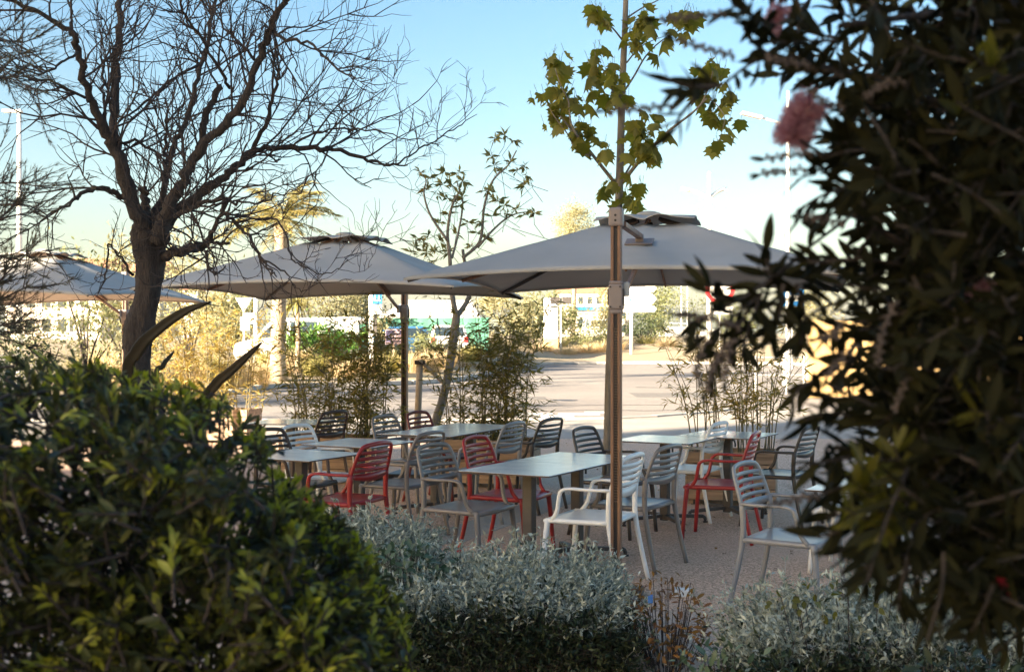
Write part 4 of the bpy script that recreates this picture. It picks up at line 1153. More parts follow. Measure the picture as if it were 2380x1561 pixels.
while nm < 900:
    y = g.uniform(-150, 1430); xb = np.interp(y, YX, XX); x = xb + 40 + g.random() ** .8 * (2560 - xb)
    if (1985 < x < 2090 and 190 < y < 330) and g.random() < .9: continue
    if (2190 < x < 2330 and 280 < y < 420) and g.random() < .6: continue
    nm += 1
    d = g.uniform(1.5, 2.5); a = P(x, y, d) - bb0
    dd = nz(np.array([-.5 + g.normal() * .6, g.normal() * .5, -.1 + g.normal() * .7])); L = g.uniform(.07, .16)
    spray([a, a + dd * L * .5 + rvec(1, g)[0] * .01, a + dd * L], int(g.integers(11, 17)), ol=g.random() < .03)
SPR = [([(1800, 60), (1750, 40), (1700, 10)], 1.7, 1.6, 13), ([(1790, 130), (1740, 90), (1720, 40)], 1.7, 1.65, 12), ([(1850, 150), (1763, 140), (1673, 199), (1600, 210)], 1.75, 1.6, 12),
       ([(1673, 199), (1600, 200), (1540, 180)], 1.62, 1.58, 8), ([(1620, 220), (1580, 270), (1570, 300)], 1.6, 1.6, 6), ([(1900, 170), (1850, 130), (1790, 150)], 1.7, 1.7, 10), ([(1960, 180), (1900, 160), (1850, 170)], 1.7, 1.7, 12),
       ([(2060, 200), (1990, 230), (1960, 260)], 1.7, 1.7, 10), ([(2020, 340), (1960, 330), (1900, 300)], 1.7, 1.7, 12), ([(2010, 370), (1930, 385), (1850, 420)], 1.75, 1.7, 12), ([(1990, 430), (1920, 450), (1850, 490)], 1.7, 1.7, 11),
       ([(2010, 480), (1960, 470), (1880, 520)], 1.7, 1.75, 11), ([(2000, 600), (1900, 610), (1850, 600)], 1.7, 1.7, 12), ([(1880, 575), (1800, 640), (1760, 600)], 1.8, 1.75, 10),
       ([(1980, 500), (1880, 575), (1790, 650), (1700, 700)], 1.8, 1.7, 8), ([(1790, 650), (1730, 690), (1670, 720), (1600, 750)], 1.72, 1.62, 16), ([(1760, 690), (1700, 740), (1640, 780), (1590, 790)], 1.7, 1.62, 15),
       ([(1770, 680), (1740, 760), (1720, 830)], 1.7, 1.65, 13), ([(1740, 720), (1690, 800), (1650, 850)], 1.68, 1.65, 12), ([(1820, 660), (1810, 740), (1790, 800)], 1.7, 1.7, 14), ([(1850, 660), (1870, 730), (1860, 800)], 1.75, 1.7, 14),
       ([(1900, 640), (1840, 690), (1770, 720)], 1.8, 1.7, 13), ([(1960, 700), (1900, 720), (1850, 760)], 1.75, 1.7, 12), ([(1700, 690), (1660, 690), (1640, 660)], 1.68, 1.64, 8), ([(1790, 640), (1780, 600), (1775, 575)], 1.72, 1.7, 8),
       ([(2030, 930), (1960, 930), (1890, 910)], 1.7, 1.65, 11), ([(2010, 980), (1940, 960), (1870, 975)], 1.7, 1.65, 12), ([(1990, 1060), (1930, 1070), (1870, 1080)], 1.7, 1.65, 11), ([(1990, 1120), (1930, 1140), (1880, 1160)], 1.7, 1.7, 11),
       ([(2010, 820), (1960, 840), (1920, 800)], 1.75, 1.7, 10), ([(2060, 1230), (2020, 1280), (2010, 1330)], 1.6, 1.6, 11), ([(2120, 1250), (2100, 1330), (2090, 1390)], 1.6, 1.6, 12), ([(2250, 1300), (2200, 1370), (2160, 1420)], 1.6, 1.6, 13),
       ([(2380, 1320), (2300, 1400), (2260, 1440)], 1.6, 1.6, 13), ([(1990, 1180), (1950, 1230), (1900, 1250)], 1.65, 1.65, 9), ([(1900, 880), (1860, 900), (1840, 930)], 1.75, 1.75, 6)]
SPR += [([(2060, 1120), (1990, 1110), (1930, 1100)], 1.75, 1.7, 14), ([(2060, 1180), (1990, 1190), (1920, 1200)], 1.75, 1.7, 14), ([(2050, 1060), (1990, 1045), (1920, 1040)], 1.75, 1.7, 13), ([(2070, 1250), (2010, 1260), (1950, 1280)], 1.75, 1.7, 14), ([(2090, 1300), (2040, 1330), (2000, 1360)], 1.75, 1.7, 14), ([(2080, 1150), (2020, 1150), (1960, 1150)], 1.8, 1.75, 14), ([(2080, 1220), (2030, 1230), (1980, 1230)], 1.85, 1.8, 14), ([(2120, 1290), (2060, 1290), (2020, 1290)], 1.8, 1.75, 14)]
for pl, d0, d1, k in SPR: spray(vs_(pl, d0, d1), k)
for pl in ([(2060, 1180), (2020, 1150), (1980, 1120)], [(2050, 1130), (2020, 1110), (1990, 1070)], [(2040, 1210), (2000, 1200), (1960, 1180)], [(2110, 1200), (2070, 1190), (2040, 1180)], [(2120, 1230), (2090, 1210), (2070, 1230)], [(2110, 1100), (2090, 1070), (2080, 1040)], [(2100, 1160), (2060, 1150), (2030, 1150)], [(2090, 1190), (2060, 1210), (2040, 1240)]):
    spray(vs_(pl, 1.6, 1.57), 12, .03, .05, ol=True)
for pl in ([(2560, 700), (2250, 640), (1980, 500)], [(2600, 900), (2300, 800), (2020, 760)], [(2600, 1100), (2350, 1190), (2130, 1250)], [(2600, 1150), (2300, 1080), (2050, 1180)], [(2560, 300), (2250, 260), (1960, 170), (1800, 130)], [(2560, 500), (2280, 430), (2000, 420)], [(2560, 60), (2250, 30), (1950, 60)]):
    ln = smooth_line(vs_(pl, 1.9, 1.75), 6); wood.tube(ln, np.linspace(.010, .004, len(ln)), 7, cap=False)
o = wood.build('branches', M['bark'], bb, smooth=True); o['kind'] = 'stuff'
for q in range(4): MB().tube(smooth_line([(g.normal() * .08, g.normal() * .08, 0), (g.normal() * .12, g.normal() * .12, .8), (g.normal() * .2, g.normal() * .2, 1.7), (g.normal() * .25 - .1, g.normal() * .2, 2.3)], 5), np.linspace(.03, .01, 16), 8).build('stem', M['bark'], bb, smooth=True)
loc, dr, sc, olive = np.array(loc), np.array(dr), np.array(sc), np.array(olive)
rt = frames(dr, rvec(len(dr), g) + np.array([0, -.2, .5]))
V, F = leaf_long(.26, .03, .06, 5, .8)
lm = [array_mesh('leaf', V * np.array([1, 1, q]), F, True) for q in (1, -1, 2)]
wl = loc + bb0; px = CX + wl[:, 0] / wl[:, 1] * FP; py = HY - (wl[:, 2] - EYE) / wl[:, 1] * FP
lonely = px - np.interp(py, YX, XX)
near = np.argsort(np.where((py > 0) & (py < 1500), lonely, 999))[:290]; rest = np.setdiff1d(np.arange(len(loc)), near)
for flag, mt_ in ((True, 'leafolive'), (False, 'leafdark')):
    k = near[olive[near] == flag]; leaf_objects('leaf', lm, wl[k], rt[k], sc[k], M[mt_], bb, bb0)
    k = rest[olive[rest] == flag]
    if len(k): o = link('new_foliage' if flag else 'foliage', scatter('foliage', V, F, loc[k], rt[k], sc[k], True), M[mt_], bb); o['kind'] = 'stuff'
# woody spikes set with seed capsules
sv = MB().lathe((0, 0, 0), [(.0012, -.0022), (.0026, -.001), (.003, .0008), (.0022, .0022)], 7).mesh('seed_capsule', True)
cv = np.array([v.co for v in sv.vertices]); cf = [tuple(p.vertices) for p in sv.polygons]
def capsule_spike(pl, d0, d1, dens=1.0):
    ln = smooth_line(vs_(pl, d0, d1), 12); T = nz(np.gradient(ln, axis=0)); mb = MB().tube(ln, .0018, 5, cap=False)
    Ls = np.linalg.norm(np.diff(ln, axis=0), axis=1).sum(); k = int(Ls / .0035 * dens)
    for q in range(k):
        u = q / k * (len(ln) - 1.01); i = int(u); c = ln[i] + (ln[i + 1] - ln[i]) * (u - i)
        a = q * 1.571 + (q // 4) * .4; s1 = nz(np.cross(T[i], [.1, .9, .3])); s2 = np.cross(T[i], s1); o_ = s1 * math.cos(a) + s2 * math.sin(a)
        mb.add(cv * g.uniform(.8, 1.15) + c + o_ * .0045, cf)
    o = mb.build('capsule_spike', M['capsule'], bb); o['kind'] = 'stuff'
    e = ln[-1]
    for q in range(4):
        d = nz(T[-1] + rvec(1, g)[0] * .35); leaf_objects('bud_leaf', lm, [e + bb0], frames(d[None], rvec(1, g)), [g.uniform(.012, .022)], M['leafdark'], bb, bb0)
for pl in ([(1684, 32), (1610, 40), (1530, 47)], [(1705, 131), (1640, 115), (1568, 92)], [(1879, 152), (1820, 145), (1776, 135)], [(1560, 245), (1480, 255), (1412, 258)], [(1907, 355), (1840, 362), (1778, 370)], [(1870, 392), (1815, 400), (1768, 405)],
           [(1960, 250), (1910, 235), (1880, 205)], [(2100, 190), (2050, 200), (2010, 230)], [(1690, 800), (1660, 850), (1640, 910)], [(1700, 790), (1690, 840), (1685, 880)], [(1720, 760), (1640, 740), (1570, 730)], [(1990, 800), (1950, 840), (1920, 880)],
           [(1960, 740), (1940, 780), (1900, 790)], [(1900, 1150), (1850, 1160), (1795, 1172)], [(1960, 520), (1910, 510), (1870, 505)], [(2130, 830), (2100, 900), (2080, 960)], [(2080, 700), (2050, 780), (2040, 850)], [(1640, 790), (1620, 850), (1625, 880)]):
    capsule_spike(pl, 1.6, 1.58)
# pink flower spikes made of stamens
def flower(pl, d, rad, n, nm='flower_spike', material='pinkflower'):
    ln = smooth_line(vs_(pl, d, d), 10); T = nz(np.gradient(ln, axis=0)); idx = g.integers(0, len(ln), n)
    s = rvec(n, g); s = nz(s - T[idx] * np.sum(s * T[idx], 1, keepdims=True) + T[idx] * g.normal(size=(n, 1)) * .25)
    b = ln[idx]; L = rad * g.uniform(.75, 1.1, n)[:, None]; e = b + s * L; sd = nz(np.cross(s, rvec(n, g))) * .00055
    Vv = np.stack([b - sd, b + sd, e + sd, e - sd], 1).reshape(-1, 3)
    o = link(nm, array_mesh(nm, Vv, np.arange(n * 4).reshape(n, 4)), M[material], bb); o['kind'] = 'stuff'
    return o
flower([(1838, 330), (1855, 285), (1885, 240)], 1.62, .027, 2200)
flower([(1790, 70), (1800, 40), (1815, 20)], 1.75, .016, 700)
flower([(2075, 310), (2085, 285), (2100, 265)], 1.75, .015, 600)
flower([(2260, 690), (2280, 670), (2300, 655)], 1.7, .012, 260)
flower([(2320, 1330), (2335, 1360), (2350, 1390)], 1.6, .006, 120, 'flower_spike', 'redflower')

# ------------------------------------------------------------------ beyond the terrace: verge planting
def on(vx, d, z): return np.array([(vx - CX) / FP * d, d, z])
k = 0
ORD = 'first second third fourth fifth sixth seventh eighth ninth tenth eleventh twelfth thirteenth fourteenth fifteenth sixteenth seventeenth eighteenth nineteenth twentieth twenty-first twenty-second twenty-third twenty-fourth twenty-fifth twenty-sixth twenty-seventh twenty-eighth twenty-ninth'.split()
for vx, d, h, w, m in sorted(((560, 37.0, .95, 1.5, 'straw'), (600, 39.0, .9, 1.5, 'straw'), (520, 37.0, 1.0, 1.6, 'strawgreen'), (655, 42.5, .8, 1.3, 'straw'), (730, 44, .9, 1.6, 'strawgreen'), (800, 43.5, .75, 1.5, 'straw'), (860, 44, .9, 1.5, 'straw'),
                       (905, 46, .9, 1.5, 'strawgreen'), (960, 46, .95, 1.7, 'straw'), (1000, 47, .9, 1.8, 'straw'), (1035, 49, .8, 1.6, 'straw'), (1090, 54, .9, 1.7, 'strawgreen'), (1150, 61, .9, 1.9, 'straw'), (1210, 71, .9, 2.0, 'straw'), (440, 36, 1.1, 1.6, 'straw'),
                       (360, 35.5, 1.3, 1.7, 'straw'), (280, 35, 1.5, 1.8, 'straw'), (200, 35, 1.2, 1.7, 'strawgreen'), (690, 47, 1.1, 1.6, 'straw'), (770, 49, 1.0, 1.7, 'straw'), (1115, 63, 1.1, 1.8, 'straw'), (930, 52, 1.2, 1.7, 'strawgreen'), (480, 40, 1.2, 1.7, 'strawgreen'), (620, 46, 1.1, 1.6, 'strawgreen'), (860, 52, 1.1, 1.8, 'straw'), (1010, 55, 1.2, 1.8, 'strawgreen'), (1060, 60, 1.1, 1.9, 'straw'), (320, 40, 1.5, 2.0, 'strawgreen'), (240, 41, 1.4, 2.0, 'straw'))):
    k += 1
    grass_clump('grass_tuft', ('greenish' if m == 'strawgreen' else 'straw coloured') + ' grass tuft on the verge across the road, ' + ORD[k - 1] + ' from the left', on(vx, d, zl(d)), h, w, M[m], 380, 100 + k)
for j, (vx, d, h, w, m) in enumerate(sorted(((1262, 77, .9, 2.4, 'straw'), (1320, 76, .7, 2.2, 'straw'), (1365, 77, .8, 2.2, 'straw'), (1395, 78, .9, 2.6, 'straw'), (1300, 80, 1.0, 2.4, 'strawgreen'), (1430, 80, .9, 2.5, 'straw'), (1550, 82, .8, 2.4, 'straw'), (1500, 84, .8, 2.4, 'strawgreen')))):
    k += 1
    grass_clump('grass_tuft', ('greenish' if m == 'strawgreen' else 'straw coloured') + ' grass tuft on the sandy bank beyond the road, ' + ORD[j] + ' from the left', on(vx, d, zr(d)), h, w, M[m], 380, 100 + k, 'grass tufts on the sandy bank')

S = [  # name, label, vx, d, height, width, material, leaves, leaf size, side
 ('scrub_bush', 'wide ochre bush behind the palm trunk', 745, 58, 4.0, 3.4, 'leafochre', 2200, .20, 'l'),
 ('scrub_bush', 'ochre bush left of the blue sign', 812, 60, 4.2, 2.6, 'leafochre', 2000, .20, 'l'),
 ('scrub_bush', 'olive brown bush right beside the white sign post', 845, 62, 3.6, 2.0, 'leafdeep', 1400, .2, 'l'),
 ('scrub_bush', 'ochre green bush behind the give way sign', 545, 58, 3.6, 2.8, 'leafscrub', 1700, .2, 'l'),
 ('scrub_bush', 'tall yellowish bush left of the give way sign', 500, 55, 3.3, 2.6, 'leafochre', 1700, .2, 'l'),
 ('green_shrub', 'bright green leafy shrub beside the palm trunk', 690, 48, 1.75, 1.6, 'leafgreen', 900, .20, 'l'),
 ('green_shrub', 'bright green leafy shrub in the middle of the verge', 745, 49, 1.75, 1.9, 'leafgreen', 1000, .20, 'l'),
 ('green_shrub', 'bright green leafy shrub below the blue sign', 815, 49, 1.75, 1.7, 'leafgreen', 900, .20, 'l'),
 ('conical_shrub', 'upright golden conifer right of the blue sign', 884, 50, 2.3, 1.05, 'leafochre', 1000, .16, 'l'),
 ('verge_bush', 'low grey green bush behind the tree stake', 990, 54, 1.4, 1.5, 'leafscrub', 700, .14, 'l'),
 ('scrub_bush', 'golden tree mass behind the middle bamboo', 1190, 80, 3.9, 4.8, 'leafochre', 2400, .24, 'l'),
 ('scrub_bush', 'olive bush behind the white totem', 1240, 84, 3.4, 4.0, 'leafscrub', 2000, .24, 'l'),
 ('scrub_bush', 'pale dry bush between the totem and the tree trunk', 1300, 88, 3.5, 3.6, 'leafscrub', 1900, .24, 'r'),
 ('bank_bush', 'rounded yellow green bush at the foot of the tree trunk', 1350, 80, 1.6, 2.3, 'leafscrub', 1300, .15, 'r'),
 ('bank_bush', 'small rounded bush left of the parasol mast', 1398, 81, 1.35, 1.8, 'leafscrub', 1000, .15, 'r'),
 ('scrub_tree', 'tall ochre tree just left of the direction signs', 1410, 92, 4.6, 2.6, 'leafochre', 1900, .24, 'r'),
 ('scrub_tree', 'bushy green gold tree behind the direction signs', 1520, 90, 4.5, 3.6, 'leafscrub', 3000, .22, 'r'),
 ('scrub_tree', 'dark olive bush below the direction signs', 1500, 86, 2.4, 3.4, 'leafdeep', 1600, .2, 'r'),
 ('scrub_bush', 'wispy olive bush right of the boat masts', 1620, 92, 3.4, 2.2, 'leafscrub', 700, .18, 'r'),
 ('scrub_bush', 'pale scrub at right behind the warning sign', 1720, 88, 2.6, 4.0, 'leafscrub', 1300, .22, 'r'),
 ('scrub_bush', 'pinkish dry scrub above the parasol at right', 1890, 70, 5.0, 3.2, 'leafochre', 1500, .22, 'r'),
 ('garden_bush', 'ochre bush behind the far left parasol mast', 330, 30, 2.2, 2.2, 'leafochre', 1500, .12, 'l'),
 ('garden_bush', 'golden bush under the far left parasol', 110, 30, 2.3, 1.8, 'leafochre', 1200, .12, 'l'),
 ('garden_bush', 'olive bush at the very left edge under the far parasol', 20, 28, 2.3, 2.4, 'leafdeep', 1500, .12, 'l'),
 ('garden_tree', 'tall yellow green tree above the far left parasol', 300, 33, 4.3, 2.4, 'leafochre', 1800, .14, 'l'),
 ('garden_tree', 'golden tree behind the bare tree limbs', 440, 36, 4.6, 2.2, 'leafochre', 1700, .14, 'l'),
 ('garden_tree', 'small olive tree above the far left parasol edge', 200, 32, 3.9, 2.0, 'leafscrub', 1400, .13, 'l'),
]
for i, (nm, lb, vx, d, h, w, m, n, lf, sd) in enumerate(S):
    z = (zl(d) if sd == 'l' else zr(d)) - .02
    if d < 34: z = -.02
    low = nm in ('garden_tree', 'scrub_tree') and h > 3.8
    shrub(nm, lb, 'tree' if 'tree' in nm else 'bush', on(vx, d, z), h, w, M[m], n, lf, 26, .17, .4, 'scrub beyond the terrace', .05, .3 if low and 'garden' in nm else .06, 200 + i)

# round crowned pine whose bare trunk shows under the parasol
pd = 95; pb = on(1331, pd, zr(pd))
pt = empty('round_pine', pb, 0, 'distant tree with a round golden crown on a tall pale trunk', 'tree')
top = P(1334, 520, pd) - pb
MB().tube(smooth_line([(0, 0, -.1), (.1, 0, 4), tuple(top * .7), tuple(top)], 5), np.linspace(.20, .09, 16), 9).build('trunk', M['stake'], pt, smooth=True)
g = np.random.default_rng(301)
p, o_ = clump_leaves(4200, top + np.array([0, 0, .1]), np.array([1.45, 1.45, 1.35]), 40, .33, g)
V, F = leaf_small(.4, .08, .1)
o = link('crown', scatter('crown', V, F, p, frames(nz(o_ + g.normal(size=p.shape) * .8), rvec(len(p), g) + np.array([0, 0, 1.])), .17 * (.6 + .7 * g.random(len(p)))), M['leafochre'], pt); o['kind'] = 'stuff'

# feather palm
g = np.random.default_rng(311)
pd = 41; pb = on(645, pd, zl(pd)); pm = empty('feather_palm', pb, 0, 'tall palm with arching golden fronds behind the bare tree', 'palm')
ph = (P(652, 505, pd) - pb)[2]
MB().tube(smooth_line([(0, 0, -.1), (.03, 0, ph * .4), (.1, 0, ph * .8), (.12, 0, ph)], 6), np.interp(np.linspace(0, 1, 19), [0, .1, .8, 1], [.34, .25, .22, .26]) * (1 + .05 * g.normal(size=19)), 14).build('trunk', M['stake'], pm, smooth=True)
LV, LF = leaf_small(.07, .01, .25)
for i in range(30):
    a = i * 2.4; el = g.uniform(-.25, 1.25); L = g.uniform(1.7, 2.6)
    d = np.array([math.cos(a) * math.cos(el), math.sin(a) * math.cos(el), math.sin(el)])
    c0 = np.array([.12, 0, ph - .05]); fall = np.array([0, 0, -1.0])
    ln = np.array([c0 + d * L * t + fall * (L * .42 * t * t * (1 if el > 0 else .6)) for t in np.linspace(0, 1, 12)])
    fr = MB().tube(ln, np.linspace(.022, .006, 12), 5, cap=False).build('frond', M['culm'], pm)
    T = nz(np.gradient(ln, axis=0)); q = g.uniform(1.2, 11, 84); j = np.minimum(q.astype(int), 10)
    b = ln[j] + (ln[j + 1] - ln[j]) * (q - j)[:, None]; sd = nz(np.cross(T[j], np.array([0, 0, 1.]))) * np.where(g.random(84) < .5, 1, -1)[:, None]
    dr = nz(sd * .9 + T[j] * .65 + np.array([0, 0, -.35]) + g.normal(size=(84, 3)) * .12)
    o = link('leaflets', scatter('leaflets', LV, LF, b, frames(dr, rvec(84, g)), g.uniform(.32, .55, 84)), M['leafpalm'], fr); o['kind'] = 'stuff'
# spiky yucca at its foot
yb = on(690, 46, zl(46)); yc = empty('yucca', yb, 0, 'yellowish yucca with drooping strap leaves beside the palm trunk', 'plant')
yh = (P(700, 705, 46) - yb)[2]
MB().tube([(0, 0, 0), (.05, 0, yh * .5), (0, 0, yh)], [.10, .09, .08], 8).build('trunk', M['stake'], yc, smooth=True)
n = 130; d = rvec(n, g); d[:, 2] = np.abs(d[:, 2]) * .9 - .25; V, F = leaf_long(.07, .01, .45, 5)
o = link('crown', scatter('crown', V, F, np.tile([0, 0, yh], (n, 1)), frames(d, np.tile([0, 0, 1.], (n, 1)) + rvec(n, g) * .2), g.uniform(.6, .95, n)), M['strawgreen'], yc); o['kind'] = 'stuff'

# ------------------------------------------------------------------ signs, posts and lamps
def text_mesh(s, size):
    cu = bpy.data.curves.new('lettering', 'FONT'); cu.body = s; cu.size = size; cu.align_x = 'LEFT'; cu.align_y = 'CENTER'; cu.extrude = .004; cu.resolution_u = 3
    ob = bpy.data.objects.new('lettering', cu); col.objects.link(ob); bpy.context.view_layer.update()
    me = bpy.data.meshes.new_from_object(ob.evaluated_get(bpy.context.evaluated_depsgraph_get()))
    bpy.data.objects.remove(ob); bpy.data.curves.remove(cu)
    me.transform(Matrix.Rotation(R(90), 4, 'X')); return me
def lettering(s, size, x, y, z, material, parent):
    me = text_mesh(s, size); o = link('lettering', me, material, parent, (x, y, z)); return o

sd = 77; sb = on(1467, sd, zr(sd)); ds = empty('direction_sign', sb, 0, 'white post carrying four arrow shaped direction boards', 'road sign')
MB().tube([(0, 0, -.2), (0, 0, 4.2)], .10, 12).build('post', M['wpaint'], ds, smooth=True)
def px2(v): return v * sd / FP
zc = lambda vy: (P(0, vy, sd)[2] - sb[2])
for v0, v1, rows in ((646, 658, []), (661, 679, ['Parc F. Braudel', 'A. M. Company']), (682, 708, None), (711, 725, ['Pôle National Cirque'])):
    z0, z1_ = zc(v1), zc(v0); x0, x1 = px2(-27), px2(58); t = (z1_ - z0) / 2 * .9
    bd = MB().prism([(x0, z0), (x1 - t, z0), (x1, (z0 + z1_) / 2), (x1 - t, z1_), (x0, z1_)], -.16, -.11).build('arrow_board', M['wpaint'], ds)
    if rows:
        for j, s in enumerate(rows):
            lettering(s, .24 if len(rows) > 1 else .21, x0 + .08, -.166, (z0 + z1_) / 2 + ((.11 - .22 * j) if len(rows) > 1 else 0), M['galv'], bd)
    elif rows is None:
        zm_ = (z0 + z1_) / 2
        lettering('Embarcadère', .25, x0 + .78, -.166, zm_, M['galv'], bd)
        MB().box((x0 + .60, -.165, zm_), (.2, .008, .2)).build('parking_plate', M['signblue'], bd); lettering('P', .18, x0 + .54, -.174, zm_, M['wpaint'], bd)
        MB().tube([(x0 + .25 + .17 * math.cos(a), -.163, zm_ + .17 * math.sin(a)) for a in np.linspace(0, 2 * math.pi, 25)], .012, 5).build('ring_symbol', M['galv'], bd)

tb_ = on(1280, 79, zr(79)); to = empty('white_totem', tb_, 0, 'thick white totem post with a yellow lower panel', 'totem')
th = (P(0, 692, 79) - tb_)[2]
MB().box((0, 0, th * .62), (.92, .4, th * .76)).build('panel', M['wpaint'], to, bevel=.12)
MB().box((0, -.01, th * .12), (.93, .4, th * .26)).build('lower_panel', M['yellowply'], to, bevel=.02)

bp_ = on(1303, 76, zr(76)); bs = empty('back_facing_sign', bp_, 0, 'dark paired sign boxes seen from behind on a thin pole', 'sign')
bh = (P(0, 690, 76) - bp_)[2]
MB().tube([(0, 0, -.2), (0, 0, bh + .1)], .05, 8).build('pole', M['galv'], bs)
for s in (-1, 1): MB().box((s * .36, -.1, bh - .22), (.58, .12, .42)).build('sign_box', M['steel'], bs, bevel=.03)

sg = on(862, 47, zl(47)); bsn = empty('bus_stop_sign', sg, 0, 'white post with a blue pictogram plate and pale panel', 'sign')
MB().box((-.0, 0, 1.5), (.16, .10, 3.3)).build('post', M['wpaint'], bsn)
z0 = (P(0, 706, 47) - sg)[2]; z1_ = (P(0, 683, 47) - sg)[2]
bpn = MB().box((.24, -.07, (z0 + z1_) / 2), (.36, .03, z1_ - z0)).build('blue_plate', M['signblue'], bsn)
for x in (.16, .32):
    MB().lathe((x, -.09, (z0 + z1_) / 2 + .02), [(.02, -.06), (.035, 0), (.03, .03), (.02, .05)], 8).build('figure', M['wpaint'], bpn)
    MB().lathe((x, -.09, (z0 + z1_) / 2 + .09), [(.01, 0), (.022, .015), (.022, .03), (.01, .042)], 8).build('figure_head', M['wpaint'], bpn)
MB().box((.24, -.088, (z0 + z1_) / 2 - .06), (.24, .006, .04)).build('figure_bench', M['wpaint'], bpn)
MB().box((.24, -.07, z0 - .21), (.36, .03, .36)).build('timetable_panel', M['galv'], bsn)
MB().box((.17, 0, z0 - .85), (.10, .08, .7)).build('lower_post', M['steel'], bsn)

ns = on(920, 49, zl(49)); nb = empty('notice_board', ns, 0, 'small navy notice board with faded pink print on a wooden post', 'sign')
nzc = (P(0, 783, 49) - ns)[2]
MB().box((-.1, .03, nzc / 2), (.09, .09, nzc)).build('post', M['stake'], nb)
fb_ = MB().box((0, -.03, nzc), (.84, .03, .60)).build('frame', M['pinkpaint'], nb); MB().box((0, -.05, nzc), (.78, .02, .54)).build('panel', M['navy'], nb)
for j, (w_, h_) in enumerate(((.20, .06), (.50, .09), (.42, .07))):     # three faded lines of print
    MB().box((.04, -.063, nzc + .19 - j * .15), (w_, .006, h_)).build('print_line', M['pinkpaint'], nb)
MB().box((0, -.063, nzc - .23), (.7, .006, .07)).build('bottom_band', M['pinkpaint'], nb)

gw = on(567, 46, zl(46)); gy = empty('give_way_sign', gw, 0, 'pale downward pointing triangle sign on a slim post', 'road sign')
gz = (P(0, 692, 46) - gw)[2]
MB().tube([(0, 0, -.1), (0, 0, gz)], .035, 8).build('post', M['wpaint'], gy)
MB().prism([(-.30, gz), (0, gz - .54), (.30, gz)], -.06, -.045).build('triangle_plate', M['wpaint'], gy)
MB().prism([(-.2, gz - .06), (0, gz - .42), (.2, gz - .06)], -.066, -.061).build('triangle_field', M['galv'], gy)
MB().box((.04, -.05, gz - .95), (.34, .02, .5)).build('sub_plate', M['wpaint'], gy)
lp = on(595, 52, zl(52)); o = MB().tube([(lp[0], lp[1], lp[2] - .1), (lp[0], lp[1], lp[2] + 3.6)], .10, 10).box((lp[0] - .25, lp[1], lp[2] + 1.9), (.5, .1, .45)).build('traffic_post', M['wpaint'], None)
tag(o, 'thick white post left of the palm trunk', 'post')

# lamp with four arms
ld = 84; lb_ = on(1648, ld, zr(ld)); l4 = empty('four_arm_lamp', lb_, 0, 'tall white street lamp with four raised arms', 'street lamp')
lh = (P(0, 400, ld) - lb_)[2]; lz = (P(0, 462, ld) - lb_)[2]
MB().tube([(0, 0, -.2), (0, 0, lh * .5), (0, 0, lh)], [.20, .17, .11], 12).build('pole', M['wpaint'], l4, smooth=True)
for dx, dy, dz in ((-1.95, -.6, .62), (1.25, .9, .78), (-1.0, .9, -.62), (1.0, -.8, -.5)):
    ar = MB().tube(smooth_line([(0, 0, lz), (dx * .45, dy * .45, lz + dz * .62), (dx, dy, lz + dz)], 5), np.linspace(.14, .11, 11), 8).build('arm', M['wpaint'], l4, smooth=True)
    MB().box((dx * .88, dy * .88, lz + dz * .93 - .06), (.5, .2, .07)).build('luminaire', M['wpaint'], ar)
# lamp with one arm
ld = 52; lb_ = on(1831, ld, 0); l1 = empty('single_arm_lamp', lb_, 0, 'tall pale street lamp with one luminaire reaching left', 'street lamp')
lh = (P(0, 212, ld) - lb_)[2]; az = (P(0, 292, ld) - lb_)[2]; hx_ = (1722 - 1831) * ld / FP; hz_ = (P(0, 263, ld) - lb_)[2]
MB().tube([(0, 0, -.2), (0, 0, lh * .6), (0, 0, lh)], [.12, .09, .06], 12).build('pole', M['wpaint'], l1, smooth=True)
MB().tube([(0, 0, az), (hx_ * .5, 0, az + (hz_ - az) * .55), (hx_ * .6, 0, az + (hz_ - az) * .65)], .045, 8).build('arm', M['wpaint'], l1, smooth=True)
MB().lathe((0, 0, 0), [(.01, 0), (.10, .03), (.12, .10), (.09, .16)], 10)
MB().bar((hx_ * .55, 0, az + (hz_ - az) * .6), (hx_, 0, hz_), .34, .13).build('luminaire', M['wpaint'], l1, bevel=.04)
# lamp at far left
ld = 45; lb_ = on(45, ld, zl(ld)); l0 = empty('left_lamp_post', lb_, 0, 'pale lamp post at the left edge behind the feathery shrub', 'street lamp')
lh = (P(0, 262, ld) - lb_)[2]
MB().tube([(0, 0, -.2), (0, 0, lh * .6), (0, 0, lh)], [.12, .10, .07], 12).build('pole', M['wpaint'], l0, smooth=True)
MB().box((-.25, 0, lh + .05), (.7, .24, .10)).build('luminaire', M['wpaint'], l0, bevel=.03)
# warning sign at the right
wsn = on(1672, 80, zr(80)); wg = empty('warning_sign', wsn, 0, 'red and white round road sign with a white plate below', 'road sign')
wz = (P(0, 672, 80) - wsn)[2]
MB().tube([(0, 0, -.2), (0, 0, wz)], .05, 8).build('post', M['galv'], wg)
ang = np.linspace(0, 2 * math.pi, 33)[:-1]
MB().prism([(.95 * math.cos(a), wz + .95 * math.sin(a)) for a in ang], -.09, -.07).build('disc', M['signred'], wg)
MB().prism([(.68 * math.cos(a), wz + .68 * math.sin(a)) for a in ang], -.105, -.095).build('disc_field', M['wpaint'], wg)
MB().box((.2, -.08, wz - 1.35), (1.2, .03, .5)).build('sub_plate', M['wpaint'], wg)
bsg = on(1840, 60, 0); b2 = empty('blue_road_sign', bsg, 0, 'blue and white road sign glimpsed through the bottlebrush', 'road sign')
bz = (P(0, 690, 60) - bsg)[2]
MB().tube([(0, 0, -.1), (0, 0, bz)], .045, 8).build('post', M['galv'], b2)
